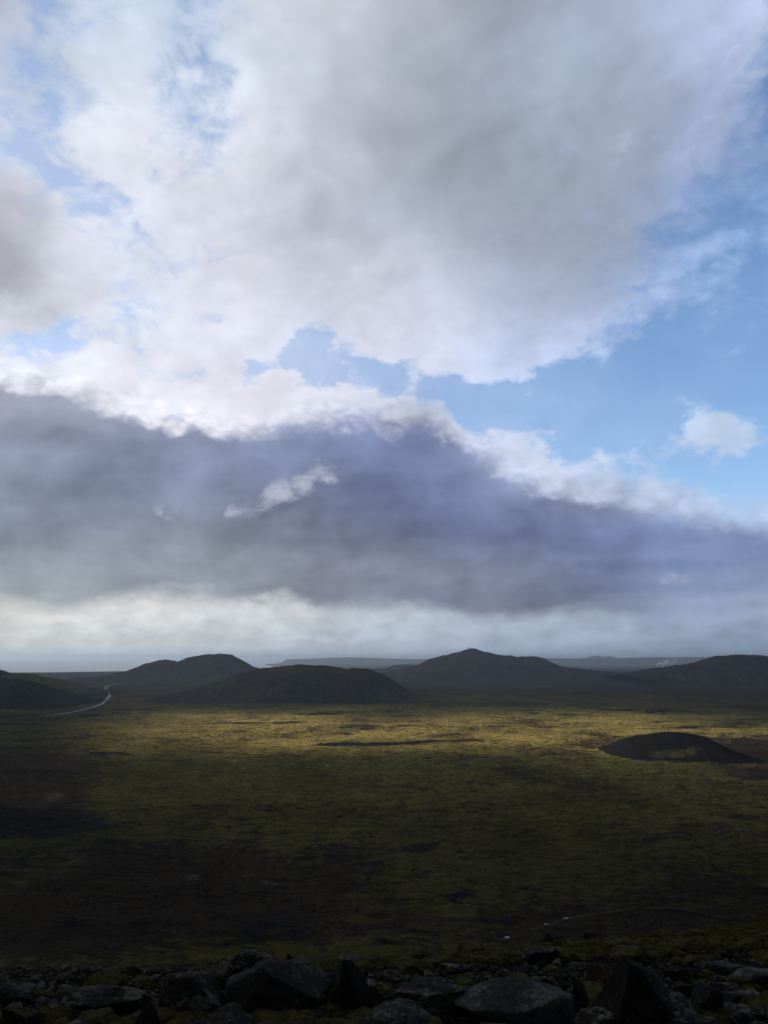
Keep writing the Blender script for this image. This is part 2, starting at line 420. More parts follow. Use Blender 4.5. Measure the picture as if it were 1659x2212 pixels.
def mound_z(x, y):
    """the dark gravel mound on the right of the plain, with a mossy cut in its near side"""
    c = MOUND_C; s = (x - c[0]); t = (y - c[1]) + .22 * s
    s = s - 14 + 3.5 * fbm(x, y, 60, 3, .5, 21); t = t + 4 * fbm(x, y, 60, 3, .5, 22)
    prof = np.interp(s, [-104, -92, -70, -40, -8, 22, 46, 68, 88, 106, 122], [0, 7, 23, 33.5, 38, 37, 32, 20, 9, 2, 0])
    dep = np.interp(t, [-95, -70, -45, -22, 5, 40, 75, 105], [0, .12, .42, .8, 1, .86, .35, 0])
    return prof * dep
MOUND_C = at_z(1480, 1646, 3)[:2] + np.array([0, 72.0])

def land(x, y):
    r = np.hypot(x, y)
    zp, sea = plain(x, y)
    rel, crack = relief(x, y, r)
    mz = mound_z(x, y)
    zf = zp + rel * (.25 + .75 * sea) * (1 - .85 * smooth(3, 14, mz)) + mz
    zf = np.where(r > 700, zf, zf)
    zn = hill_near(x, y) + brow_detail(x, y)
    k = 3.0
    z = np.maximum(zn, zf)
    return z, crack, sea

# ------------------------------------------------------------------ one ground sheet in rings round the camera
print("terrain")
def angles():
    a = np.linspace(-34, 34, 1250)
    b = np.linspace(34, 326, 150)[1:-1]
    return np.radians(np.concatenate([a, b]))
AN = angles()
r1 = np.geomspace(1.2, 17, 330); r2 = np.geomspace(17, 380, 50)[1:]
dep = np.linspace(math.atan(150 / 380.0), math.atan(150 / 9000.0), 560)[1:]
r3 = 150 / np.tan(dep); r4 = np.geomspace(9000, 90000, 50)[1:]
RR = np.concatenate([r1, r2, r3, r4])
A2, R2 = np.meshgrid(AN, RR)
GX, GY = R2 * np.sin(A2), R2 * np.cos(A2)
GZ, CR, SEAM = land(GX, GY)
def sheet(name, X, Y, Z, wrap=False, attrs=None, centre=None):
    n, m = X.shape
    idx = np.arange(n * m).reshape(n, m)
    if wrap: idx = np.concatenate([idx, idx[:, :1]], 1)
    q = np.stack([idx[:-1, :-1], idx[:-1, 1:], idx[1:, 1:], idx[1:, :-1]], -1).reshape(-1, 4)
    me = bpy.data.meshes.new(name)
    co = np.stack([X, Y, Z], -1).reshape(-1, 3).astype(np.float32)
    me.vertices.add(len(co)); me.vertices.foreach_set("co", co.ravel())
    me.loops.add(q.size); me.loops.foreach_set("vertex_index", q.ravel().astype(np.int32))
    me.polygons.add(len(q))
    me.polygons.foreach_set("loop_start", np.arange(0, q.size, 4, dtype=np.int32))
    me.polygons.foreach_set("loop_total", np.full(len(q), 4, dtype=np.int32))
    me.polygons.foreach_set("use_smooth", np.ones(len(q), bool))
    for k, v in (attrs or {}).items():
        a = me.attributes.new(k, 'FLOAT', 'POINT'); a.data.foreach_set("value", np.asarray(v, np.float32).ravel())
    me.update(); me.validate()
    ob = bpy.data.objects.new(name, me); SC.collection.objects.link(ob)
    return ob
def setp(o, label=None, cat=None, group=None, kind=None):
    if label: o['label'] = label
    if cat: o['category'] = cat
    if group: o['group'] = group
    if kind: o['kind'] = kind
    return o

# what grows or lies where: moss, brown heath, bare dark lava, wet pale patches
def cover(x, y, z):
    px, py = to_px(x, y, z)
    d = np.hypot(x, y)
    big = fbm(x, y, 300, 5, .55, 31); med = fbm(x, y, 60, 5, .6, 32)
    moss = .52 + .42 * big + .35 * med
    heath = .5 + .6 * fbm(x, y, 230, 5, .6, 33)
    lava = fbm(x * .6 + y * .25, y * 1.0, 170, 6, .62, 34) + .35 * fbm(x, y, 30, 4, .6, 35)
    lava = .85 * smooth(.28, .60, lava)
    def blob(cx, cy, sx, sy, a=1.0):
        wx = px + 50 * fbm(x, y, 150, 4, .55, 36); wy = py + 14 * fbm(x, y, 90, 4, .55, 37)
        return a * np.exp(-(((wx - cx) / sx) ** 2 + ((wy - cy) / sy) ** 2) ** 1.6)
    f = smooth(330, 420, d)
    # darker patches of ground
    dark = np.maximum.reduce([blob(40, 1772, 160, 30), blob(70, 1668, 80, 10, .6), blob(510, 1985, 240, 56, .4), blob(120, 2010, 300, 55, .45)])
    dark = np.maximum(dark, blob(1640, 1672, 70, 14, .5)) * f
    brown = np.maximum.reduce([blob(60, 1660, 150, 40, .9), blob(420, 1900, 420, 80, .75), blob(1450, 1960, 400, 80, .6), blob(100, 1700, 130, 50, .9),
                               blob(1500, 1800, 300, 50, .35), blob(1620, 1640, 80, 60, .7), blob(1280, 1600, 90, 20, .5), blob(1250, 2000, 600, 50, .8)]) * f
    green = np.maximum.reduce([blob(1180, 1850, 300, 90, .45), blob(650, 1700, 420, 45, .45), blob(400, 1800, 180, 12, .4), blob(1000, 1950, 120, 80, .4), blob(330, 1700, 120, 35, .4), blob(460, 2050, 60, 25, .7)]) * f
    pale = np.maximum.reduce([blob(400, 1896, 42, 9, .9), blob(585, 1905, 45, 4, .6)]) * smooth(-.1, .25, fbm(x, y, 9, 4, .6, 38)) * f
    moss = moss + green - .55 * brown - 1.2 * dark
    far = smooth(2300, 3600, d)
    lava = np.clip(lava * (1 - .3 * far) + .55 * far * smooth(-.3, .3, big), 0, 1)
    streak = smooth(.14, .30, fbm(x * .42 - y * .1, y * 1.25, 130, 6, .62, 91)) * smooth(1150, 1350, d) * (1 - smooth(2300, 2600, d))
    lava = np.maximum(lava, streak * .95)
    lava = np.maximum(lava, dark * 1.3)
    moss = moss - .28 * smooth(2600, 3600, d)
    mz = mound_z(x, y); mm = smooth(1.2, 3.5, mz + 1.2 * fbm(x, y, 18, 3, .6, 39))
    # the mossy hollow in the mound's near side
    hollow = np.exp(-((((px + 10 * fbm(x, y, 14, 3, .6, 40)) - 1452) / 66) ** 2 + ((py + 5 * fbm(x, y, 10, 3, .6, 42) - (1628 - .04 * (px - 1452))) / 9.5) ** 2) ** 2)
    hollow = np.maximum(hollow, .8 * np.exp(-(((px - 1500) / 26) ** 2 + ((py - 1617 + 6 * fbm(x, y, 12, 3, .6, 43)) / 7) ** 2) ** 2))
    hollow = hollow * smooth(900, 1000, d) * (1 - smooth(1500, 1600, d))
    lava = np.clip(np.maximum(lava, mm), 0, 1) * (1 - hollow); moss = moss * (1 - mm) + hollow * .62
    rust = np.clip(mm * 0 + blob(110, 1722, 30, 8, .6) * f, 0, 1)
    # foreground: moss along the brow, scree and soil in front of it
    near = 1 - smooth(40, 120, d)
    topband = np.interp(px, [0, 560, 700, 1000, 1300, 1500, 1659], [2150, 2150, 2102, 2088, 2074, 2062, 2050])
    crest = smooth(0, 12, topband - py + 10 * fbm(x, y, .6, 4, .6, 51)) * smooth(560, 700, px)
    spots = smooth(.18, .36, fbm(x, y, .8, 5, .6, 52))
    spots = np.maximum(spots * .8, smooth(.0, .25, fbm(x, y, .5, 4, .6, 53)) * smooth(2168, 2190, py) * (1 - smooth(800, 1000, px)) * smooth(200, 500, px))
    mossn = np.clip(np.maximum(crest, spots), 0, 1)
    moss = moss * (1 - near) + near * mossn
    lava = lava * (1 - near) + near * (1 - mossn)
    heath = heath * (1 - near) + near * .3
    lush_sunlit = smooth(1120, 1420, d + 120 * fbm(x, y, 200, 4, .55, 55)) * (1 - smooth(2100, 2600, d)) * smooth(60, 380, px)  # yellower moss of the sunlit strip, with sunlight partly put into its colour
    return lush_sunlit * (1 - .8 * hollow), mm * (1 - hollow), np.clip(moss, 0, 1), np.clip(heath + brown * .4, 0, 1), lava, pale, rust, near
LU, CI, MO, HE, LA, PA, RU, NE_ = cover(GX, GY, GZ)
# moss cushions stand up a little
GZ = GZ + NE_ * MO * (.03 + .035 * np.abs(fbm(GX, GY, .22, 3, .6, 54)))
ground = sheet("ground", GX, GY, GZ, True, dict(lush_sunlit=LU, cinder_shade=CI, moss=MO, heath=HE, lava=LA, pale=PA, rust=RU, near=NE_, crack=CR))
setp(ground, kind='structure')
def land_z(x, y):
    z = land(np.array([x]), np.array([y]))[0]
    return float(z[0])

# ------------------------------------------------------------------ materials
def newmat(name):
    m = bpy.data.materials.new(name); m.use_nodes = True; m.node_tree.nodes.clear()
    q = G(m.node_tree)
    return m, q
def principled(q, col, rough=.9, normal=None, spec=.3, **k):
    b = q.n('ShaderNodeBsdfPrincipled')
    q.put(b.inputs['Base Color'], col); q.put(b.inputs['Roughness'], rough)
    b.inputs['Specular IOR Level'].default_value = spec
    if normal is not None: q.put(b.inputs['Normal'], normal)
    for a, v in k.items(): q.put(b.inputs[a], v)
    return b.outputs[0]
def output(q, s):
    o = q.n('ShaderNodeOutputMaterial'); q.nt.links.new(s, o.inputs[0])
def bump(q, h, dist, strength=1.0, normal=None):
    b = q.n('ShaderNodeBump'); q.put(b.inputs['Height'], h)
    q.put(b.inputs['Distance'], dist); q.put(b.inputs['Strength'], strength)
    if normal is not None: q.put(b.inputs['Normal'], normal)
    return b.outputs[0]
def ground_material(name, attrs=True, hill=None):
    m, q = newmat(name)
    pos = q.n('ShaderNodeNewGeometry').outputs['Position']
    flat = q.v('MULTIPLY', pos, (1, 1, .6))
    def A(n): return q.n('ShaderNodeAttribute', attribute_name=n).outputs['Fac']
    n1 = q.noise(flat, 1 / 45.0, 7, .66, .3)
    n2 = q.noise(flat, 1 / 9.0, 6, .68, .2)
    n3 = q.noise(flat, 1 / 2.2, 5, .65, .0)
    n0 = q.noise(q.v('MULTIPLY', pos, (1 / 260.0, 1 / 330.0, 1 / 120.0)), 1.0, 8, .66, .4)
    n4 = q.noise(flat, 7.0, 6, .68, .0)
    mix3 = q.m('MULTIPLY_ADD', n0, .25, q.m('MULTIPLY_ADD', n1, .35, q.m('MULTIPLY_ADD', n2, .25, q.m('MULTIPLY', n3, .15))))
    near = A('near')
    mossC = q.mix(q.rng(n2, .35, .65), (.058, .052, .016), (.112, .096, .029))
    mossC = q.mix(q.rng(n1, .45, .62), mossC, (.078, .074, .021))
    mossC = q.mix(A('lush_sunlit'), mossC, q.mix(q.rng(n2, .35, .65), (.21, .16, .046), (.38, .295, .092)))  # paler moss tone also brightens the sunlit strip by colour
    mossNear = q.mix(q.rng(n4, .35, .65), (.014, .014, .005), (.066, .058, .016))
    mossC = q.mix(near, mossC, mossNear)
    heathC = q.mix(q.rng(n3, .4, .6), (.038, .026, .017), (.065, .048, .026))
    lavaC = q.mix(q.rng(n2, .4, .62), (.012, .0115, .011), (.034, .032, .030))
    lavaNear = q.mix(q.rng(n4, .42, .64), (.010, .009, .007), (.048, .042, .032))
    lavaC = q.mix(near, lavaC, lavaNear)
    mo = A('moss'); he = A('heath'); la = A('lava')
    fm = q.rng(q.m('ADD', mo, q.m('MULTIPLY_ADD', mix3, 3.0, -1.5)), .18, .55)
    fh = q.rng(q.m('ADD', he, q.m('MULTIPLY_ADD', n2, 2.2, -1.1)), .30, .70)
    base = q.mix(fh, (.030, .028, .020), heathC)
    c = q.mix(fm, base, mossC)
    fl = q.rng(q.m('ADD', la, q.m('MULTIPLY_ADD', mix3, 5.0, -2.5)), .38, .75)
    c = q.mix(fl, c, lavaC)
    c = q.mix(A('cinder_shade'), c, q.mix(q.rng(n3, .35, .65), (.011, .010, .011), (.021, .019, .020)))  # dark gravel, its colour deepened for the shade on the near side
    # cracks and little scarps between the moss cushions
    cr = A('crack')
    line = q.noise(q.v('MULTIPLY', pos, (1 / 60.0, 1 / 24.0, 0)), 1.0, 6, .62, .6)
    lines = q.m('MULTIPLY', q.m('SUBTRACT', 1.0, q.rng(q.m('ABSOLUTE', q.m('SUBTRACT', line, .5)), (.002), .026)), q.rng(n2, .36, .52))
    c = q.mix(q.m('MULTIPLY', lines, q.m('SUBTRACT', .85, near)), c, (.012, .011, .010))
    line2 = q.noise(q.v('MULTIPLY', pos, (1 / 190.0, 1 / 70.0, 0)), 1.0, 8, .62, .8)
    l2 = q.m('MULTIPLY', q.m('SUBTRACT', 1.0, q.rng(q.m('ABSOLUTE', q.m('SUBTRACT', line2, .5)), .002, .03)), q.rng(n1, .40, .58))
    c = q.mix(q.m('MULTIPLY', l2, q.m('SUBTRACT', .8, near)), c, (.014, .012, .011))
    fc = q.m('MULTIPLY', q.rng(q.m('ADD', cr, q.m('MULTIPLY_ADD', n2, 1.6, -.8)), .12, -.16), q.m('SUBTRACT', .75, q.m('MULTIPLY', near, .75)))
    c = q.mix(fc, c, (.016, .014, .012))
    c = q.v('SCALE', c, q.m('MULTIPLY_ADD', q.rng(n0, .35, .65), .55, .72))
    fp = q.m('MULTIPLY', q.rng(q.m('ADD', A('pale'), q.m('MULTIPLY_ADD', n3, 1.6, -.8)), .3, .6), 1.0)
    c = q.mix(fp, c, (.11, .11, .10))
    fr = q.rng(q.m('ADD', A('rust'), q.m('MULTIPLY_ADD', n3, 1.6, -.8)), .3, .7)
    c = q.mix(fr, c, (.13, .10, .075))
    hh = q.m('MULTIPLY_ADD', n1, 5.0, q.m('MULTIPLY_ADD', n2, 3.2, q.m('MULTIPLY', n3, .9)))
    nb = bump(q, q.m('MULTIPLY', hh, q.m('SUBTRACT', 1.0, near)), 1.0, .8)
    nb = bump(q, q.m('MULTIPLY', n4, near), .05, .9, nb)
    output(q, principled(q, c, 1.0, nb, .0))
    return m
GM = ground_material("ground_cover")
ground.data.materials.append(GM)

# ------------------------------------------------------------------ sea
m, q = newmat("sea_water")
pos = q.n('ShaderNodeNewGeometry').outputs['Position']
wv = q.noise(q.v('MULTIPLY', pos, (1 / 60.0, 1 / 25.0, 0)), 1.0, 6, .6)
wv2 = q.noise(q.v('MULTIPLY', pos, (1 / 900.0, 1 / 420.0, 0)), 1.0, 5, .6)
output(q, principled(q, q.mix(q.rng(wv2, .4, .6), (.03, .06, .07), (.05, .10, .11)), .16, bump(q, wv, .5, .12), .5))
S_ = 200000.0
sx = np.array([[-S_, 20000.0], [-S_, 20000.0]]); sy = np.array([[3000.0, 3000.0], [S_, S_]])
sea = sheet("sea", sx, sy, np.full((2, 2), SEA_Z)); sea.data.materials.append(m); setp(sea, kind='structure')
# ------------------------------------------------------------------ hills
def hill(name, Y, prof, front, back, lava=.5, heath=.5, moss=.3, rough=1.0, seed=0, rock=0.0, n=420, k=150):
    """prof: skyline points (in the 1659-wide frame), all standing Y metres ahead"""
    px = np.linspace(prof[0][0], prof[-1][0], n)
    py = np.interp(px, [p[0] for p in prof], [p[1] for p in prof])
    py = np.convolve(np.pad(py, 3, mode='edge'), np.ones(7) / 7, mode='valid')
    X = (px - CX) / FPX
    top = np.array([at_y(a, b, Y) for a, b in zip(px, py)])
    xs, zt = top[:, 0], top[:, 2]
    t = np.linspace(-1, 1, k)
    T = np.where(t < 0, t * front, t * back)
    XX, TT = np.meshgrid(xs, T); ZT = np.broadcast_to(zt, XX.shape)
    YY = Y + TT
    tt = np.broadcast_to(t[:, None], XX.shape)
    wob = .14 * fbm(XX, YY, front * .5, 4, .55, seed + 60)
    cs = np.clip(1 - np.abs(tt + np.where(tt < 0, wob, 0)), 0, 1)
    cs = np.where(np.abs(tt) < .02, 1, cs)
    cs = cs ** 1.05 * (1.45 - .45 * cs)
    base = land(XX, YY)[0] - 5
    H = np.maximum(ZT - base, 0)
    Z = base + H * cs
    hh = H.max()
    gul = fbm(XX + YY * .15, YY * .45, hh * .9, 5, .58, seed + 61, True)
    env = 1.5 * np.clip(1 - cs, 0, 1) * np.clip(cs * 3, 0, 1)
    Z = Z + gul * hh * .13 * rough * env + fbm(XX, YY, hh * .35, 4, .6, seed + 62) * hh * .05 * rough * np.clip(cs * 4, 0, 1)
    if rock: Z = Z + rock * hh * np.maximum(fbm(XX, YY, hh * .3, 4, .62, seed + 63, True) - .25, 0) * np.clip(cs * 2, 0, 1)
    fold_light = smooth(-.25, .35, gul + .4 * fbm(XX, YY, hh * .25, 4, .6, seed + 64))  # moss ridges, lava gullies: tones also carry shading the relief lacks
    at = dict(lush_sunlit=np.zeros(XX.shape), moss=np.clip(moss * (.25 + .6 * fold_light), 0, 1), heath=np.full(XX.shape, heath), lava=np.clip(lava * (1.0 - .9 * fold_light), 0, 1),
              pale=np.zeros(XX.shape), rust=np.zeros(XX.shape), near=np.zeros(XX.shape), crack=np.full(XX.shape, .3))
    ob = sheet(name, XX, YY, Z, False, at); ob.data.materials.append(GM)
    setp(ob, kind='structure')
    return ob
hill("hill", 22000, [(620,1424),(680,1422.3),(720,1420.8),(750,1419.6),(780,1420.6),(830,1422),(900,1424)], 1500, 1500, .5, .4, .1, n=120, k=50, seed=1)
hill("hill", 21000, [(880,1424),(1000,1422),(1060,1421),(1150,1421.5),(1240,1422),(1350,1421.3),(1400,1419.5),(1520,1419.5),(1659,1419.5),(1800,1421)], 2500, 1500, .5, .4, .0, n=160, k=50, seed=2)
hill("hill", 23500, [(1250,1424),(1266,1421),(1279,1418),(1293,1415.6),(1303,1419),(1313,1417.6),(1319,1417),(1333,1422),(1345,1425)], 900, 900, .3, .6, .5, n=140, k=60, seed=3)
hill("hill", 8200, [(720,1452),(796,1446),(836,1443),(850,1437),(873,1435),(900,1436.5),(930,1440),(980,1446)], 600, 500, .6, .5, .3, n=160, k=60, seed=4)
hill("hill", 6000, [(770,1462),(836,1452),(880,1443),(900,1438),(920,1427),(953,1417),(975,1412),(996,1408),(1004,1404),(1012,1401),(1020,1400.6),(1033,1404),(1050,1409),(1070,1413),(1083,1415.4),(1106,1416.5),(1113,1419.5),(1123,1418.6),(1153,1417.8),(1169,1420),(1186,1429),(1203,1438.5),(1246,1444),(1306,1450),(1370,1458)], 950, 800, .6, .5, .25, seed=5)
hill("hill", 4800, [(1340,1456),(1416,1443),(1483,1434),(1506,1429),(1529,1422),(1549,1416),(1573,1416),(1599,1413.6),(1629,1414),(1645,1416),(1659,1420),(1690,1428),(1740,1436),(1820,1445)], 750, 600, .7, .4, .2, seed=6)
hill("hill", 5200, [(215,1474),(250,1466),(278,1456),(300,1447),(320,1436),(333,1429),(345,1425.6),(360,1424.6),(375,1427.6),(388,1431.4),(396,1426),(405,1421),(430,1416),(452,1414),(470,1413),(485,1413),(500,1414),(510,1419),(520,1425),(534,1434),(548,1443),(575,1458),(620,1472)], 600, 500, .6, .5, .2, seed=7, rock=.02)
hill("hill", 2850, [(360,1502),(430,1487),(470,1474),(500,1462),(525,1452.5),(553,1446.5),(600,1441),(628,1437.6),(631,1439.4),(642,1436.6),(680,1437.6),(705,1437.6),(735,1443.6),(742,1445.6),(770,1443),(795,1446),(812,1452),(828,1458),(850,1470),(870,1485),(890,1498),(912,1513),(940,1524)], 330, 420, .75, .4, .25, seed=9, rock=.03, rough=.7)
hill("hill", 2950, [(-260,1440),(-120,1436),(-60,1440),(0,1447),(23,1454.6),(67,1455.6),(97,1461.5),(120,1468),(140,1476),(170,1487),(190,1500)], 300, 400, .35, .5, .6, seed=10)
hill("hill", 2400, [(-260,1450),(-100,1458),(0,1464),(50,1467),(75,1475),(100,1487),(137,1509),(160,1524)], 170, 330, .8, .4, .1, seed=11)

# ------------------------------------------------------------------ road across the plain
def ground_at(px, py, lo=300.0, hi=9000.0):
    """first meeting of the line of sight with the land"""
    r = ray(px, py); ts = np.geomspace(lo, hi, 1400)
    X, Y, Z = r[0] * ts, r[1] * ts, CAMZ + r[2] * ts
    L = land(X, Y)[0]; k = np.argmax(Z <= L)
    return np.array([X[k], Y[k], L[k]])
def ribbon(name, pts, width, lift, mat, skirt=0.0, rag=0.0, n=260):
    P = np.array(pts); s = np.concatenate([[0], np.cumsum(np.hypot(*np.diff(P[:, :2], axis=0).T))])
    u = np.linspace(0, s[-1], n)
    # Catmull-like smoothing
    x = np.interp(u, s, P[:, 0]); y = np.interp(u, s, P[:, 1]); z = np.interp(u, s, P[:, 2])
    kk = max(3, n // 18) | 1; w = np.hanning(kk + 2)[1:-1]; w /= w.sum(); h = kk // 2
    f = lambda a: np.convolve(np.pad(a, h, mode='reflect', reflect_type='odd'), w, mode='valid')
    x, y, z = f(x), f(y), f(z)
    tx, ty = np.gradient(x), np.gradient(y); L = np.hypot(tx, ty); nx, ny = -ty / L, tx / L
    offs = [-width / 2, width / 2]; zz = [lift, lift]
    if skirt: offs = [-width / 2 - 2.5 * skirt] + offs + [width / 2 + 2.5 * skirt]; zz = [lift - skirt * 1.4] + zz + [lift - skirt * 1.4]
    offs = np.array(offs)[:, None] * (1 + rag * fbm(u, u * 0, width * 2, 3, .6, 71))[None]
    X = x[None] + nx[None] * offs; Y = y[None] + ny[None] * offs
    Z = z[None] + np.array(zz)[:, None]
    ob = sheet(name, X, Y, Z); ob.data.materials.append(mat); setp(ob, kind='structure')
    return ob
m, q = newmat("asphalt")
pos = q.n('ShaderNodeNewGeometry').outputs['Position']
output(q, principled(q, q.mix(q.noise(pos, .2, 4), (.05, .052, .055), (.08, .082, .085)), .45, None, .45))
M_ASPH = m
m, q = newmat("embankment"); output(q, principled(q, (.014, .014, .015), .95)); M_BANK = m
m, q = newmat("track_soil")
pos = q.n('ShaderNodeNewGeometry').outputs['Position']
output(q, principled(q, q.mix(q.noise(pos, .5, 4), (.055, .045, .036), (.095, .080, .064)), 1.0, None, 0.0)); M_SOIL = m
RP = [(95,1548.5),(130,1545),(165,1539),(200,1530),(222,1520),(235,1508),(237.5,1503),(233,1497),(228,1491),(227,1487),(233,1482.5),(246,1479),(266,1476),(290,1474),(318,1472.5)]
rp = [ground_at(a, b, 1500, 6000) for a, b in RP]
for p in rp: p[2] = max(p[2], -12)
rz = np.convolve(np.pad([p[2] for p in rp], 2, mode='edge'), np.ones(5) / 5, mode='valid')
rp = [np.array([p[0], p[1], z + 2.0]) for p, z in zip(rp, rz)]
road = ribbon("road", rp, 7.5, 0.6, M_ASPH, 0, n=300)
emb = ribbon("road_embankment", rp, 11.0, 0.3, M_BANK, 5.0, n=300)
TP = [(1080,2033),(1108,2024),(1150,2009),(1187,1998),(1223,1986),(1286,1975),(1340,1968),(1400,1962),(1450,1962),(1500,1968),(1560,1980),(1640,1996),(1700,2008)]
tp = [ground_at(a, b, 380, 900) for a, b in TP]
track = ribbon("track", tp, 2.6, 0.25, M_SOIL, 0, .3, n=400)
m, q = newmat("puddle_water"); output(q, principled(q, (.03, .03, .03), .12, None, .6)); M_PUD = m
def puddle(px, py, w, l, seed):
    c = ground_at(px, py, 380, 2000); bm = bmesh.new(); rnd = random.Random(seed)
    ph = [rnd.random() * 6.28 for _ in range(3)]
    vs = []
    for i in range(40):
        a = i / 40 * 2 * math.pi; r = 1 + .25 * math.sin(2 * a + ph[0]) + .15 * math.sin(3 * a + ph[1]) + .1 * math.sin(5 * a + ph[2])
        vs.append(bm.verts.new((math.cos(a) * w / 2 * r, math.sin(a) * l / 2 * r, 0)))
    bm.faces.new(vs)
    me = bpy.data.meshes.new("puddle"); bm.to_mesh(me); bm.free()
    ob = bpy.data.objects.new("puddle", me); SC.collection.objects.link(ob)
    ob.location = (c[0], c[1], c[2] + .32); me.materials.append(M_PUD); setp(ob, kind='structure')
for i, (a, b, w, l) in enumerate([(1098,2026,5,2.2),(1186,1997.5,4.2,2.4),(1223,1984.5,3.5,1.2),(1480,1965,2.5,.8),
                                  (120,1723,4,1.6)]):
    puddle(a, b, w, l, i)

# ------------------------------------------------------------------ surf along the coast
m, q = newmat("surf")
pos = q.n('ShaderNodeNewGeometry').outputs['Position']
fo = q.rng(q.noise(q.v('MULTIPLY', pos, (1 / 110.0, 1 / 400.0, 0)), 1.0, 6, .65), .50, .60)
tr = q.n('ShaderNodeBsdfTransparent').outputs[0]
mx = q.n('ShaderNodeMixShader'); q.put(mx.inputs[0], fo); q.nt.links.new(tr, mx.inputs[1])
q.nt.links.new(principled(q, (.75, .77, .78), .8), mx.inputs[2]); output(q, mx.outputs[0])
a = at_z(215, 1449, SEA_Z + .5); b = at_z(305, 1446, SEA_Z + .5)
cyy = [at_z(120, 1457, SEA_Z)[1], at_z(120, 1445.5, SEA_Z)[1]]
U2, V2 = np.meshgrid(np.linspace(215, 320, 60), np.linspace(0, 1, 12))
pyy = (1451.5 - (U2 - 215) * .045) - V2 * (2.0 + (U2 - 215) * .035)
t_ = (SEA_Z + .5 - CAMZ) / (math.sin(PITCH) + (CY - pyy) / FPX * math.cos(PITCH))
surf = sheet("sea_surf", (U2 - CX) / FPX * t_, (math.cos(PITCH) - (CY - pyy) / FPX * math.sin(PITCH)) * t_, np.full(U2.shape, SEA_Z + .5))
surf.data.materials.append(m); setp(surf, kind='structure')

# ------------------------------------------------------------------ masts
m, q = newmat("mast_paint_red"); output(q, principled(q, (.25, .05, .04), .6)); M_RED = m
m, q = newmat("mast_paint_white"); output(q, principled(q, (.6, .6, .6), .6)); M_WHI = m
m, q = newmat("galvanised_steel"); output(q, principled(q, (.12, .12, .13), .5, None, .5, Metallic=.6)); M_STEEL = m
def link(name, bm, mat, parent=None, smooth_=False):
    me = bpy.data.meshes.new(name); bm.to_mesh(me); bm.free()
    if smooth_:
        for p in me.polygons: p.use_smooth = True
    o = bpy.data.objects.new(name, me); SC.collection.objects.link(o); me.materials.append(mat)
    if parent: o.parent = parent
    return o
def bar(bm, a, b, r):
    a, b = Vector(a), Vector(b); d = b - a
    mt = Matrix.Translation((a + b) / 2) @ d.to_track_quat('Z', 'Y').to_matrix().to_4x4()
    bmesh.ops.create_cone(bm, cap_ends=True, segments=6, radius1=r, radius2=r, depth=d.length, matrix=mt)
def truss(bm, z0, z1, w, r, step):
    c = [(-w, -w), (w, -w), (w, w), (-w, w)]
    for x, y in c: bar(bm, (x, y, z0), (x, y, z1), r)
    n = max(1, int((z1 - z0) / step)); h = (z1 - z0) / n
    for i in range(n):
        for j in range(4):
            a, b = c[j], c[(j + 1) % 4]
            bar(bm, (a[0], a[1], z0 + i * h), (b[0], b[1], z0 + (i + 1) * h), r * .6)
def root(name, loc, label, cat, group=None):
    e = bpy.data.objects.new(name, None); SC.collection.objects.link(e); e.location = loc
    return setp(e, label, cat, group)
def radio_mast(px, y_top, D, height, w, label, bands):
    x, y, zt = at_y(px, y_top, D); e = root("radio_mast", (x, y, zt - height), label, "mast", "tall radio masts far out on the plain")
    seg = height / bands
    for i in range(bands):
        b_ = bmesh.new(); truss(b_, i * seg, (i + 1) * seg, w, w * .28, seg / 4)
        bar(b_, (0, 0, i * seg), (0, 0, (i + 1) * seg), w * .2)
        for zz in (i * seg + .1, (i + 1) * seg - .1): bmesh.ops.create_cube(b_, size=1, matrix=Matrix.Translation((0, 0, zz)) @ Matrix.Diagonal((2 * w, 2 * w, .2, 1)))
        link("mast_section", b_, (M_RED, M_WHI)[i % 2], e)
    g_ = bmesh.new()
    for k in range(3):
        a = k * 2.094 + .4
        for f in (.45, .9): bar(g_, (0, 0, height * f), (math.cos(a) * height * .45, math.sin(a) * height * .45, 0), .12)
    link("guy_wires", g_, M_STEEL, e)
radio_mast(741, 1406, 15000, 246, 2.0, "shorter, left one of two thin radio masts on the far plain above the dark ridge", 7)
radio_mast(779, 1385, 15000, 350, 1.8, "taller, right one of two thin red and white radio masts on the far plain", 9)
def antenna(px, y_top, h, label, dish):
    x, y, zt = at_y(px, y_top, 6000); e = root("hilltop_antenna", (x, y, zt - h), label, "antenna", "antennas on the hilltop")
    b = bmesh.new(); truss(b, 0, h, .8, .35, 2.5); link("lattice_shaft", b, M_STEEL, e)
    b = bmesh.new(); bar(b, (0, 0, h), (0, 0, h + 3), .3); link("aerial", b, M_STEEL, e)
    if dish:
        b = bmesh.new(); bmesh.ops.create_cone(b, cap_ends=True, segments=16, radius1=1.6, radius2=.4, depth=.9, matrix=Matrix.Translation((0, -1.2, h * .7)) @ Matrix.Rotation(math.pi / 2, 4, 'X'))
        link("dish", b, M_WHI, e)
antenna(1010.4, 1397.2, 20, "left and taller of the two thin antennas on the pointed hilltop", True)
antenna(1013.6, 1398.6, 16, "right, shorter antenna on the pointed hilltop", False)

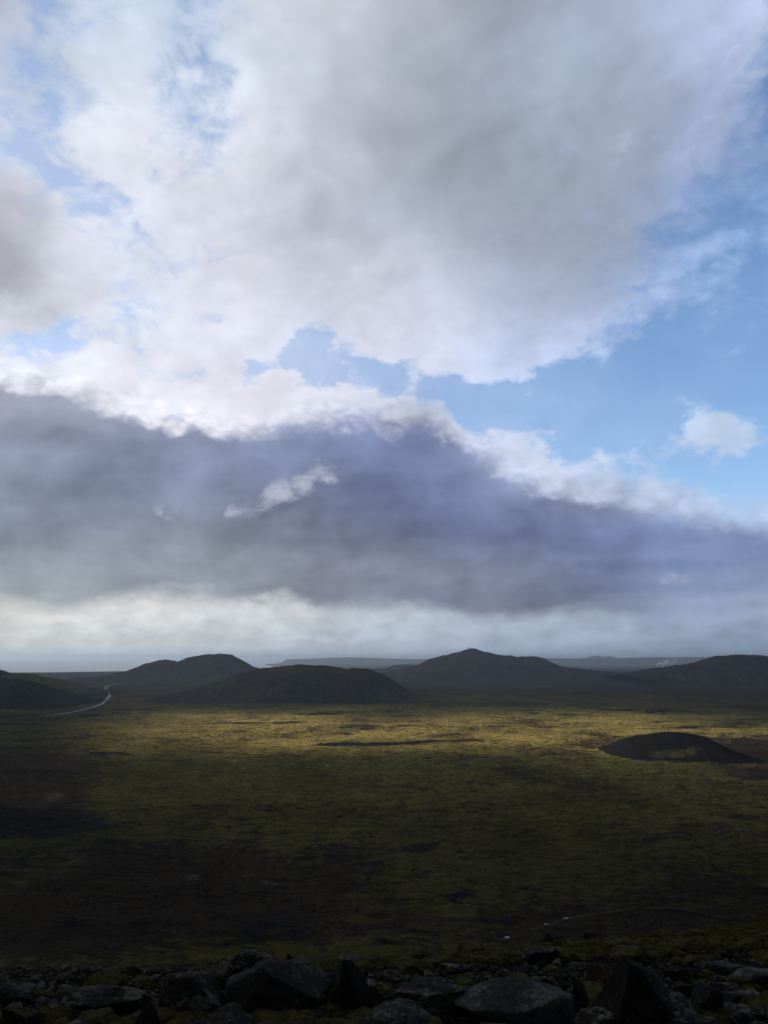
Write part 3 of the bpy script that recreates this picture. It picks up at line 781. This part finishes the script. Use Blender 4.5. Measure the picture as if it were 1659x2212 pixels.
# ------------------------------------------------------------------ steam from the ground
m = bpy.data.materials.new("steam"); m.use_nodes = True; m.node_tree.nodes.clear(); q = G(m.node_tree)
pv = q.n('ShaderNodeVolumePrincipled'); pv.inputs['Color'].default_value = (1, 1, 1, 1); pv.inputs['Density'].default_value = .05
o_ = q.n('ShaderNodeOutputMaterial'); q.nt.links.new(pv.outputs[0], o_.inputs['Volume']); M_STEAM = m
def plume(px, py, D, w, h, lean, label, seed, n=7):
    x, y, z = at_y(px, py, D); z -= 3
    bm = bmesh.new(); rnd = random.Random(seed)
    for i in range(n):
        t = i / max(1, n - 1); r = h * (.13 + .22 * t) * rnd.uniform(.8, 1.25)
        c = Vector((lean * t ** 1.3 + rnd.uniform(-.1, .1) * w, rnd.uniform(-.2, .2) * w, h * (t ** .8) * .8 + r * .4))
        geo = bmesh.ops.create_icosphere(bm, subdivisions=3, radius=1)
        for v in geo['verts']:
            k = 1 + .28 * perlin(v.co.x * 1.7 + i * 5, v.co.y * 1.7 + v.co.z * 2.3, seed) + .14 * perlin(v.co.x * 4 + i, v.co.z * 4 + v.co.y * 3, seed + 4)
            v.co = c + Vector((v.co.x * r * k * 1.25, v.co.y * r * k, v.co.z * r * k * .9))
    o = link("steam_plume", bm, M_STEAM, None, True); o.location = (x, y, float(z))
    setp(o, label, "steam plume", "steam plumes rising from the ground")
plume(1417, 1440, 5600, 26, 30, 34, "leftmost steam plume of the row beside the right hand hill", 1)
plume(1430, 1439.5, 5650, 30, 42, 46, "second white steam plume from the left in the row beside the right hand hill", 2)
plume(1446, 1439, 5750, 22, 26, 30, "small low steam plume in the middle of the row beside the right hand hill", 3)
plume(1455, 1438, 5900, 20, 48, 26, "tallest thin steam plume at the right end of the row beside the right hand hill", 4)
plume(792, 1421, 16000, 120, 40, 130, "small flat steam cloud on the horizon, right of the two radio masts", 5, 8)
plume(850, 1421, 16000, 120, 70, 200, "larger bright steam cloud on the horizon between the radio masts and the pointed hill", 6, 10)

# ------------------------------------------------------------------ added cloud sheet, unseen at left, its gaps shaped to light and shade the land
H_CL = 8000.0
LIT = [(300,1572),(345,1560),(400,1547),(480,1542),(650,1545),(830,1553),(950,1562),(1000,1553),(1106,1540),(1300,1537),(1400,1548),(1500,1568),(1659,1584),(1950,1600),
       (1950,1700),(1659,1686),(1300,1668),(1000,1660),(830,1650),(600,1630),(400,1612),(250,1594),(190,1585),(240,1575)]
gx = np.arange(-9000, 7001, 45.0); gy = np.arange(-2500, 11501, 45.0)
gX, gY = np.meshgrid(gx, gy)
ppx, ppy = to_px(gX + 90 * fbm(gX, gY, 500, 4, .55, 81), np.maximum(gY + 60 * fbm(gX, gY, 400, 4, .55, 82), 150), np.zeros(gX.shape))
lit = inpoly(ppx, ppy, LIT).astype(float) * (gY > 600)
ls = blur(lit, 1.2); lb = .65 * blur(lit, 4.5) + .35 * blur(lit, 9)
south = 1 - smooth(1150, 1650, gY)                                  # the near edge is a broad penumbra
T = ls * (1 - south) + lb * south
T = np.clip(T * 1.1, 0, 1)
dim = .30 * smooth(480, 900, gY) * (1 - smooth(1600, 2100, gY)) * (.35 + .65 * smooth(60, 300, ppx)) * smooth(-.6, .1, fbm(gX, gY, 320, 4, .55, 83) + .1)
T = np.maximum(T, dim)
strip = np.exp(-((ppy - 1533 - 3 * fbm(gX, gY, 300, 3, .5, 84)) / 3.0) ** 2) * (1 - smooth(90, 130, ppx)) * .45 * (gY > 600)
T = np.maximum(T, strip)
far = smooth(8800, 10500, gY) * (.25 + .5 * smooth(-.15, .15, fbm(gX * .35, gY, 1400, 4, .5, 85)))
far = np.maximum(far, .9 * smooth(9000, 9600, gY) * (gX < 0))
T = np.maximum(T, far)
T = np.maximum(T, .8 * np.exp(-(((gX - at_y(1440, 1439, 5700)[0]) / 260) ** 2 + ((gY - 5720) / 260) ** 2)))
T = np.maximum(T, .03 + (.19 + .2 * fbm(gX, gY * 1.5, 900, 4, .5, 87)) * smooth(1900, 2700, gY))
op = 1 - np.sqrt(T)
sh = SUN_DIR * (H_CL / SUN_DIR.z)
wv = 14 * fbm(gX, gY, 900, 4, .6, 86)
n0, n1 = gX.shape
XX = np.concatenate([gX + sh.x, gX[::-1] + sh.x]); YY = np.concatenate([gY + sh.y, gY[::-1] + sh.y])
ZZ = np.concatenate([np.full(gX.shape, H_CL - 22.0) + wv, (np.full(gX.shape, H_CL + 22.0) - wv)[::-1]])
OO = np.concatenate([op, op[::-1]])
XX = np.concatenate([XX, XX[:1]]); YY = np.concatenate([YY, YY[:1]]); ZZ = np.concatenate([ZZ, ZZ[:1]]); OO = np.concatenate([OO, OO[:1]])
shade_deck = sheet("shade_cloud", XX, YY, ZZ, False, dict(opacity=OO))
m, q = newmat("shade_cloud_sheet")
oa = q.n('ShaderNodeAttribute', attribute_name='opacity').outputs['Fac']
df = q.n('ShaderNodeBsdfDiffuse'); df.inputs[0].default_value = (.8, .8, .8, 1)
tl = q.n('ShaderNodeBsdfTranslucent'); tl.inputs[0].default_value = (.8, .8, .8, 1)
m1 = q.n('ShaderNodeMixShader'); m1.inputs[0].default_value = .15; q.nt.links.new(df.outputs[0], m1.inputs[1]); q.nt.links.new(tl.outputs[0], m1.inputs[2])
m2 = q.n('ShaderNodeMixShader'); q.put(m2.inputs[0], oa); q.nt.links.new(q.n('ShaderNodeBsdfTransparent').outputs[0], m2.inputs[1]); q.nt.links.new(m1.outputs[0], m2.inputs[2])
output(q, m2.outputs[0]); shade_deck.data.materials.append(m); setp(shade_deck, kind='structure')

# ------------------------------------------------------------------ haze: the air itself, one even box
HZ = 95000.0
bm = bmesh.new(); bmesh.ops.create_cube(bm, size=1, matrix=Matrix.Translation((0, 0, 0)))
for v in bm.verts: v.co = Vector((v.co.x * 2 * HZ, v.co.y * 2 * HZ, 345.0 if v.co.z > 0 else -75.0))
m = bpy.data.materials.new("haze_air"); m.use_nodes = True; m.node_tree.nodes.clear(); q = G(m.node_tree)
pv = q.n('ShaderNodeVolumePrincipled'); pv.inputs['Color'].default_value = (.68, .83, 1.0, 1); pv.inputs['Density'].default_value = 4.2e-5; pv.inputs['Anisotropy'].default_value = .5
o_ = q.n('ShaderNodeOutputMaterial'); q.nt.links.new(pv.outputs[0], o_.inputs['Volume'])
haze = link("haze", bm, m); setp(haze, kind='stuff')
# ------------------------------------------------------------------ foreground stones
def stone_material(name, c0, c1, lichen, lam=.5, moss=0.0, sc=1.0):
    m, q = newmat(name)
    pos = q.n('ShaderNodeNewGeometry').outputs['Position']
    nrm = q.sep(q.n('ShaderNodeNewGeometry').outputs['Normal'])
    oi = q.n('ShaderNodeObjectInfo').outputs['Random']
    p = q.v('ADD', pos, q.comb(q.m('MULTIPLY', oi, 31.0), 0.0, 0.0))
    a = q.noise(p, 3.2 * sc, 8, .68, .3); b = q.noise(p, 22.0 * sc, 7, .7); c = q.noise(p, 90.0 * sc, 4, .65)
    col = q.mix(q.rng(q.m('MULTIPLY_ADD', b, .5, q.m('MULTIPLY', a, .5)), .38, .62), c0, c1)
    lf = q.rng(q.m('MULTIPLY_ADD', a, .75, q.m('MULTIPLY_ADD', b, .45, q.m('MULTIPLY', nrm[2], .10))), .66 + .12 * (1 - lam), .74 + .12 * (1 - lam))
    col = q.mix(q.m('MULTIPLY', lf, .85), col, lichen)
    pit = q.rng(c, .33, .42)
    col = q.mix(q.m('SUBTRACT', 1.0, pit), col, (.004, .004, .004))
    if moss:
        mf = q.rng(q.m('ADD', q.m('MULTIPLY', nrm[2], .55), a), 1.10 - .35 * moss, 1.25 - .35 * moss)
        col = q.mix(mf, col, q.mix(q.rng(b, .35, .65), (.016, .016, .004), (.075, .066, .014)))
    h = q.m('MULTIPLY_ADD', a, .8, q.m('MULTIPLY_ADD', b, .25, q.m('MULTIPLY', c, .05)))
    output(q, principled(q, col, .92, bump(q, h, .16, 1.0), .2))
    return m
M_DARK = stone_material("dark_basalt", (.009, .009, .008), (.028, .026, .023), (.11, .105, .09), .45)
M_GREY = stone_material("grey_basalt", (.030, .031, .031), (.080, .082, .080), (.19, .19, .18), .5)
M_MID = stone_material("rough_lava", (.016, .015, .012), (.055, .050, .042), (.20, .185, .15), .75)
M_BROWN = stone_material("rusty_lava", (.040, .024, .015), (.085, .055, .034), (.14, .11, .08), .35)
M_PALE = stone_material("pale_lichen_stone", (.030, .027, .022), (.085, .078, .064), (.26, .24, .20), .75)
M_MOSSY = stone_material("mossy_lava", (.014, .014, .012), (.045, .042, .035), (.11, .11, .08), .4, 1.0)
MATS = dict(d=M_DARK, g=M_GREY, m=M_MID, b=M_BROWN, p=M_PALE, y=M_MOSSY)

def rock_mesh(name, seed, dims, facets=11, sub=5, rough=.05, planes=None, apex=None):
    """an angular stone: a ball cut by planes, its faces roughened"""
    rnd = np.random.RandomState(seed)
    bm = bmesh.new(); bmesh.ops.create_icosphere(bm, subdivisions=sub, radius=1)
    D_ = np.array([v.co[:] for v in bm.verts])
    if planes: facets = 3
    n = rnd.normal(size=(facets, 3)); n[:, 2] *= .9; n /= np.linalg.norm(n, axis=1)[:, None]
    h = rnd.uniform(.45, .85, facets)
    ch = rnd.normal(size=(12, 3)); ch /= np.linalg.norm(ch, axis=1)[:, None]
    n = np.concatenate([n, [[0, 0, 1], [0, 0, -1]], ch]); h = np.concatenate([h, [rnd.uniform(.6, .9), .7], rnd.uniform(.62, .92, 12)])
    if planes:
        pn = np.array([p[0] for p in planes], float); pn /= np.linalg.norm(pn, axis=1)[:, None]
        ch = rnd.normal(size=(16, 3)); n = np.concatenate([n[:3] * [1, 1, .3], pn, [[0, 0, -1]], ch]); n /= np.linalg.norm(n, axis=1)[:, None]
        h = np.concatenate([np.full(3, .95), [p[1] for p in planes], [.8], rnd.uniform(.66, .95, 16)])
    dots = D_ @ n.T
    r = np.where(dots > 1e-3, h / np.maximum(dots, 1e-3), 9)
    # soft minimum rounds the arrises a little
    k = 60.0
    rr = -np.log(np.exp(-k * np.minimum(r, 3)).sum(1)) / k
    rr = np.minimum(rr, 1.05)
    P = D_ * rr[:, None]
    def n3(P, s, sd): return (perlin(P[:, 0] * s + sd, P[:, 1] * s + P[:, 2] * s * .7, sd) + perlin(P[:, 2] * s - sd, P[:, 0] * s * .8 + P[:, 1] * s * .5, sd + 5)) * .5
    rough = rough * 1.35
    d = rough * (1.3 * n3(P, 2.2, seed % 50) + .8 * n3(P, 5, seed % 50 + 3) + .5 * n3(P, 11, seed % 50 + 6) + .35 * n3(P, 24, seed % 50 + 9))
    d -= rough * .5 * np.maximum(np.abs(n3(P, 3.5, seed % 50 + 12)) * -6 + .5, 0)        # cracks
    P = P * (1 + d)[:, None]
    ext = (P.max(0) - P.min(0)); mid = (P.max(0) + P.min(0)) / 2
    P = (P - mid) / ext                                     # unit box
    if apex is not None:                                     # lean the top towards one side, pinch it
        t = np.clip(P[:, 2] + .5, 0, 1); w = apex[1] + (1 - apex[1]) * (1 - t ** apex[2])
        P[:, 0] = P[:, 0] * w + apex[0] * t
        P[:, 1] *= (.5 + .5 * w)
        e = P[:, 0].max() - P[:, 0].min(); P[:, 0] = (P[:, 0] - (P[:, 0].max() + P[:, 0].min()) / 2) / e
    P = P * np.array(dims)
    for v, p in zip(bm.verts, P): v.co = p
    for f in bm.faces: f.smooth = True
    me = bpy.data.meshes.new(name); bm.to_mesh(me); bm.free()
    try: me.set_sharp_from_angle(angle=math.radians(24))
    except Exception: pass
    return me
def near_hit(px, py):
    r = ray(px, py); ts = np.geomspace(2.0, 60, 900)
    X, Y, Z = r[0] * ts, r[1] * ts, CAMZ + r[2] * ts
    L = hill_near(X, Y) + brow_detail(X, Y); k = np.argmax(Z <= L)
    if not (Z <= L).any(): return None
    return np.array([X[k], Y[k], L[k]])
def brow_point(px):
    for py in range(1990, 2200, 2):
        h = near_hit(px, py)
        if h is not None: return h
def boulder(x0, y0, x1, y1, mat, label, seed, depth=.8, facets=11, apex=None, sink=.12, rz=0.0, rough=.07, group=None, dist=None, sub=5, planes=None):
    """stands where its picture box (x0,y0)-(x1,y1) says; its foot at the lower edge"""
    cx = (x0 + x1) / 2
    hit = near_hit(cx, min(y1 - 3, 2330))
    if hit is None: hit = brow_point(cx)
    D = hit[1] if dist is None else dist
    c = at_y(cx, y1, D); w = (x1 - x0) / FPX * D * 1.03
    top = at_y(cx, y0, D + w * depth * .3)
    hgt = top[2] - c[2]
    hgt = hgt * (1 + sink)
    me = rock_mesh("boulder", seed, (w, w * depth, hgt), facets, sub, rough, planes, apex)
    o = bpy.data.objects.new("boulder", me); SC.collection.objects.link(o)
    o.location = (c[0], D + w * depth * .32, top[2] - hgt / 2)
    o.rotation_euler = (0, 0, rz)
    me.materials.append(MATS[mat]); setp(o, label, "boulder", group or "boulders on the brow of the hill")
    return o
B = boulder
B(1303,2066,1462,2262,'d', "tall dark wedge shaped boulder with a peaked top, the largest near the right corner", 11, .8, 9, rough=.03, planes=[((.0,-1,.28),.50),((-.92,-.25,.42),.50),((.80,-.30,.62),.52),((.45,.1,.9),.62),((.1,-.3,1),.8),((-.3,.9,.5),.5),((.95,0,-.1),.72)])
B(1383,2148,1523,2262,'m', "rounded grey brown slab leaning against the foot of the tall dark wedge boulder", 23, .8, 10, planes=[((-.55,-.5,.75),.52),((.25,-.6,.9),.56),((.9,-.3,.4),.62),((-.9,0,.3),.66),((.1,-1,.1),.6)])
B(1003,2122,1238,2232,'g', "wide pale grey slab with a smooth sloping top, left of the dark wedge boulder", 32, .62, 9, rough=.028, planes=[((-.22,-.42,.95),.36),((.85,-.5,.25),.70),((.35,-.9,.1),.62),((.5,.2,.85),.50),((-.75,.1,.7),.62),((-.3,-.95,.0),.66),((0,1,.4),.5)])
B(1235,2112,1272,2196,'m', "narrow dark stone tucked behind the right end of the pale grey slab", 41, .8, 9)
B(1206,2145,1262,2198,'d', "small black stone beside the right end of the pale grey slab", 42, .8, 9)
B(1274,2086,1326,2140,'b', "brownish pointed stone standing in dark scree left of the wedge boulder's peak", 43, .8, 8, (0,.6,2))
B(1254,2180,1330,2262,'p', "pinkish grey stone at the bottom edge, left of the dark wedge boulder", 44, .7, 9)
B(1300,2122,1345,2152,'p', "pale lichen stone leaning on the left flank of the dark wedge boulder", 45, .7, 9)
B(1131,2046,1205,2088,'m', "humped grey boulder sunk in the moss of the brow, below the puddle track", 46, .7, 10)
B(1264,2015,1299,2034,'d', "small black boulder alone on the skyline of the mossy brow", 47, .8, 9)
B(1176,2014,1196,2042,'m', "thin upright stone on the mossy skyline, left of the small black one", 48, .7, 8, (0,.5,1.5))
B(1519,2079,1632,2114,'d', "long low dark boulder behind the stones at the right edge", 49, .55, 11)
B(1598,2094,1700,2140,'g', "bluish grey rounded boulder cut by the right edge of the picture", 50, .6, 10)
B(1620,2118,1700,2140,'d', "flat black stone under the bluish grey boulder at the right edge", 57, .5, 9)
B(1503,2130,1568,2202,'d', "dark rough boulder right of the wedge boulder, under the white topped slab", 51, .8, 10, (0,.6,1.8))
B(1533,2121,1592,2153,'p', "low slab with a bright white top between two mossy hollows on the right", 52, .6, 8)
B(1547,2172,1630,2206,'p', "flat lichen covered stone near the bottom right corner", 53, .7, 10)
B(1443,2090,1486,2126,'d', "dark angular stone just behind the right shoulder of the wedge boulder", 54, .8, 9)
B(1490,2092,1532,2124,'m', "grey pointed stone among moss, right of the stone behind the wedge boulder", 55, .7, 8, (-.1,.5,1.6))
B(1575,2140,1659,2182,'m', "dull brown boulder half sunk in lichen at the right edge", 56, .7, 10)
B(1460,2122,1505,2170,'m', "brown grey rock wedged between the two big dark boulders on the right", 58, .7, 9)
B(487,2078,700,2198,'d', "massive black boulder with a humped back and long slope to the right, left of centre", 12, .75, 10, rough=.04, planes=[((-.5,-.7,.55),.50),((.15,-1,.45),.48),((.62,-.15,.85),.44),((-.75,.1,.75),.55),((.0,.4,.95),.62),((.95,-.2,.2),.85),((-.95,-.1,-.1),.75)])
B(500,2056,640,2120,'m', "jagged grey crag with a pale crest rising behind the massive black boulder", 13, .5, 11, (-.12,.5,1.4), dist=None)
B(440,2070,545,2110,'m', "low sloping brownish slab to the left of the jagged grey crag", 14, .6, 9, (.2,.5,1.5))
B(612,2060,642,2108,'b', "thin reddish spike of rock sticking up right of the jagged crag", 15, .6, 8, (-.2,.3,1.2))
B(716,2070,794,2196,'d', "upright black pillar like boulder with a narrow top in the middle", 16, .75, 10, rough=.035, planes=[((-.1,-1,.2),.42),((-.95,-.2,.16),.34),((.80,-.35,.48),.40),((.2,.1,1),.92),((.7,-.1,.1),.6),((0,1,.3),.5)])
B(784,2127,836,2192,'b', "reddish brown slab leaning on the right side of the black pillar boulder", 17, .7, 8, (-.1,.6,2))
B(693,2128,728,2175,'d', "dark stone filling the gap left of the black pillar boulder", 18, .8, 9)
B(655,2150,716,2194,'p', "crusty pale lichen stone in front of the gap between the two black boulders", 19, .7, 10)
B(836,2130,1035,2212,'m', "long low rough lava slab covered with lichen in the middle of the scree", 20, .55, 12, rough=.08)
B(785,2174,925,2262,'g', "rough grey rock at the bottom edge, right of the moss cushions", 21, .7, 10)
B(920,2180,975,2224,'d', "small dark stone between the rough grey rock and the pale grey slab", 22, .7, 9)
B(950,2082,1001,2108,'m', "grey stone at the boundary of moss and dark scree, above the long low slab", 24, .7, 9)
B(1012,2150,1050,2190,'p', "pale knobbly stone touching the left end of the pale grey slab", 25, .7, 9)
B(735,2066,790,2076,'p', "thin flat pale slab lying on the mossy brow behind the black pillar boulder", 26, .6, 9, sub=4)
B(338,2100,482,2206,'m', "dark shelving slab sloping down to the right, left of the massive black boulder", 27, .7, 9, (-.15,.6,2))
B(278,2166,334,2262,'d', "dark pointed stone with a small pale cap at the bottom edge, left of centre", 28, .8, 9, (0,.45,1.5))
B(98,2130,292,2212,'m', "broad rough brown grey slab lying in the scree on the left", 29, .6, 12, rough=.08)
B(430,2172,552,2262,'p', "light brown flaky rock at the bottom edge with moss beside it", 30, .7, 10)
B(180,2092,216,2132,'d', "black block of lava in the left scree, below the brow", 31, .8, 9)
B(112,2112,136,2144,'b', "small rust red stone in the left scree beside a black block", 33, .8, 9)
B(212,2090,292,2116,'y', "flat stone capped with green moss on the left brow", 34, .6, 10)
B(300,2090,345,2108,'y', "small mossy stone right of the moss capped flat stone on the left brow", 35, .7, 9)
B(398,2092,490,2148,'y', "mossy humped rock against the left side of the massive black boulder", 36, .7, 10)
B(250,2082,268,2096,'p', "small pale stone on the left skyline of the brow", 37, .7, 9, sub=4)
B(0,2172,70,2240,'y', "mossy boulder in the bottom left corner", 38, .7, 10)
B(-60,2120,60,2175,'d', "black rough boulder cut by the left edge of the picture", 39, .7, 11, rough=.07)
B(1240,2030,1262,2046,'m', "small grey stone half hidden in the moss below the skyline black boulder", 61, .7, 9, sub=4)
B(1560,2054,1590,2076,'d', "jagged black stone at the upper right edge of the scree", 62, .7, 9, sub=4)
B(1230,2080,1270,2096,'p', "low pale stone in the dark scree, left of the brown pointed stone", 63, .7, 9, sub=4)

# ------------------------------------------------------------------ loose stones of the scree: a few shapes, many copies
protos = [rock_mesh("scree_stone", 200 + i, (1, .75, .55), 9, 3, .06) for i in range(9)]
keys = ['d', 'm', 'm', 'p', 'm', 'g', 'd', 'p', 'm']
for me, k_ in zip(protos, keys): me.materials.append(MATS[k_])
rnd = random.Random(5); cnt = 0; tries = 0
while cnt < 285 and tries < 6000:
    tries += 1
    px = rnd.uniform(-20, 1680); py = rnd.uniform(2040, 2235)
    edge = np.interp(px, [0, 560, 700, 1000, 1300, 1500, 1659], [2092, 2092, 2104, 2096, 2082, 2070, 2056])
    if py < edge and rnd.random() < .93: continue
    h_ = near_hit(px, py)
    if h_ is None: continue
    s_ = rnd.choice([rnd.uniform(.05, .11), rnd.uniform(.09, .2), rnd.uniform(.04, .08)])
    k_ = rnd.randrange(len(protos))
    if px < 450 and rnd.random() < .3: k_ = 3
    o = bpy.data.objects.new("scree_stone", protos[k_]); SC.collection.objects.link(o)
    o.location = (h_[0], h_[1], h_[2] + s_ * .12); o.scale = (s_, s_, s_ * rnd.uniform(.7, 1.3))
    o.rotation_euler = (rnd.uniform(-.4, .4), rnd.uniform(-.4, .4), rnd.uniform(0, 6.28))
    setp(o, "loose angular lava stone lying among the boulders and scree of the brow", "stone", "loose stones of the scree")
    cnt += 1
# gravel between them, too many to count
def scatter(name, N, shapes, size, where, mat, seed, zoff=0.0):
    rs = np.random.RandomState(seed); vs = []; fs = []; base = 0
    px = rs.uniform(-40, 1700, N); py = rs.uniform(2005, 2300, N)
    for a, b in zip(px, py):
        if not where(a, b, rs): continue
        t = 1.6
        h_ = hit_fast(a, b)
        if h_ is None: continue
        V, F = shapes[rs.randint(len(shapes))]
        s_ = rs.uniform(*size) * (1 + (rs.rand() ** 6) * 1.5); a_ = rs.rand() * 6.28; c_, n_ = math.cos(a_), math.sin(a_)
        W = V @ np.array([[c_, n_, 0], [-n_, c_, 0], [0, 0, 1]]) * s_ + np.array([h_[0], h_[1], h_[2] + zoff * s_])
        vs.append(W); fs.append(F + base); base += len(V)
    V = np.concatenate(vs); F = np.concatenate(fs)
    me = bpy.data.meshes.new(name); me.from_pydata(V.tolist(), [], F.tolist()); me.update()
    o = bpy.data.objects.new(name, me); SC.collection.objects.link(o); me.materials.append(mat); setp(o, kind='stuff')
    return o
# a table of hits keeps the scattering quick
_hx = np.arange(-60, 1721, 6.0); _hy = np.arange(1996, 2312, 2.0)
HT = np.full((len(_hy), len(_hx), 3), np.nan)
for i, b in enumerate(_hy):
    for j, a in enumerate(_hx[::4]):
        h_ = near_hit(a, b)
        if h_ is not None: HT[i, j * 4:(j + 1) * 4] = h_
_ts = np.geomspace(2.0, 40, 500)
def hit_fast(a, b):
    r = ray(a, b); i = int(np.clip((b - 1996) / 2, 0, len(_hy) - 1)); j = int(np.clip((a + 60) / 6, 0, len(_hx) - 1))
    if np.isnan(HT[i, j, 0]): return None
    t0 = HT[i, j, 1] / r[1]
    ts = np.linspace(t0 * .93, t0 * 1.07, 40); X, Y, Z = r[0] * ts, r[1] * ts, CAMZ + r[2] * ts
    L = hill_near(X, Y) + brow_detail(X, Y); ok = Z <= L
    if not ok.any(): return None
    k = np.argmax(ok)
    return X[k], Y[k], L[k]
def chip(seed):
    me = rock_mesh("t", seed, (1, .8, .6), 8, 1, .05)
    V = np.array([v.co[:] for v in me.vertices]); F = np.array([p.vertices[:] for p in me.polygons]); bpy.data.meshes.remove(me)
    return V, F
chips = [chip(300 + i) for i in range(8)]
def edge_y(a): return np.interp(a, [0, 560, 700, 1000, 1300, 1500, 1659], [2080, 2080, 2104, 2096, 2082, 2070, 2056])
M_GRAV = stone_material("gravel_stone", (.009, .008, .007), (.050, .045, .037), (.20, .19, .16), .85)
scatter("gravel", 9000, chips, (.015, .045), lambda a, b, rs: b > edge_y(a) or rs.rand() < .05, M_GRAV, 11, .1)
scatter("rubble", 2600, chips, (.04, .085), lambda a, b, rs: b > edge_y(a) + 3, M_GRAV, 21, .12)
# grass: short dry blades on the brow
def tuft(seed):
    rs = np.random.RandomState(seed); V = []; F = []
    for i in range(9):
        a = rs.rand() * 6.28; l = rs.uniform(.5, 1.0); lean = rs.uniform(.1, .5); w = .022; x0, y0 = rs.normal(size=2) * .12
        d = np.array([math.cos(a), math.sin(a)]); n_ = np.array([-d[1], d[0]]); b = len(V)
        for s_, ww in ((0, 1), (.5, .8), (1, .1)):
            c_ = np.array([x0, y0]) + d * lean * l * s_ ** 1.8
            for e in (-1, 1): V.append([c_[0] + n_[0] * w * ww * e, c_[1] + n_[1] * w * ww * e, l * s_])
        F += [[b, b + 1, b + 3, b + 2], [b + 2, b + 3, b + 5, b + 4]]
    return np.array(V), np.array(F)
tufts = [tuft(400 + i) for i in range(6)]
m, q = newmat("dry_grass"); pos = q.n('ShaderNodeNewGeometry').outputs['Position']
output(q, principled(q, q.mix(q.rng(q.noise(pos, 3.0, 4), .4, .6), (.05, .04, .015), (.12, .085, .035)), .8)); M_GRASS = m
def grass_where(a, b, rs):
    e = edge_y(a)
    if a > 640 and b < e: return perlin(a / 60, b / 14, 9) > .12
    return rs.rand() < .04
scatter("grass", 5200, tufts, (.03, .085), grass_where, M_GRASS, 12)
# moss cushions: rounded clumps
def cushion(seed):
    me = rock_mesh("t", seed, (1, .9, .5), 26, 3, .10)
    V = np.array([v.co[:] for v in me.vertices]); F = np.array([p.vertices[:] for p in me.polygons]); bpy.data.meshes.remove(me)
    return V, F
cush = [cushion(500 + i) for i in range(6)]
m, q = newmat("moss_cushion"); pos = q.n('ShaderNodeNewGeometry').outputs['Position']
n_a = q.noise(pos, 9.0, 6, .7); n_b = q.noise(pos, 120.0, 3, .7)
output(q, principled(q, q.mix(q.rng(q.m('MULTIPLY_ADD', n_a, .5, q.m('MULTIPLY', n_b, .5)), .38, .62), (.016, .016, .004), (.115, .100, .020)), .95, bump(q, q.m('MULTIPLY_ADD', n_b, .4, n_a), .05, 1.0), .1)); M_CUSH = m
def moss_where(a, b, rs):
    e = edge_y(a)
    if a > 640 and b < e - 4: return rs.rand() < .55
    if b > 2172 and (553 < a < 790 or 830 < a < 925 or 330 < a < 450 or 180 < a < 280): return rs.rand() < .9
    if 1256 < a < 1325 and 2146 < b < 2182: return True
    if 1500 < a < 1620 and 2108 < b < 2130: return rs.rand() < .8
    if 1500 < a < 1560 and 2190 < b: return rs.rand() < .6
    return rs.rand() < .03 + .5 * (perlin(a / 45, b / 9, 77) > .42)
scatter("moss", 5200, cush, (.07, .22), moss_where, M_CUSH, 13, .05)
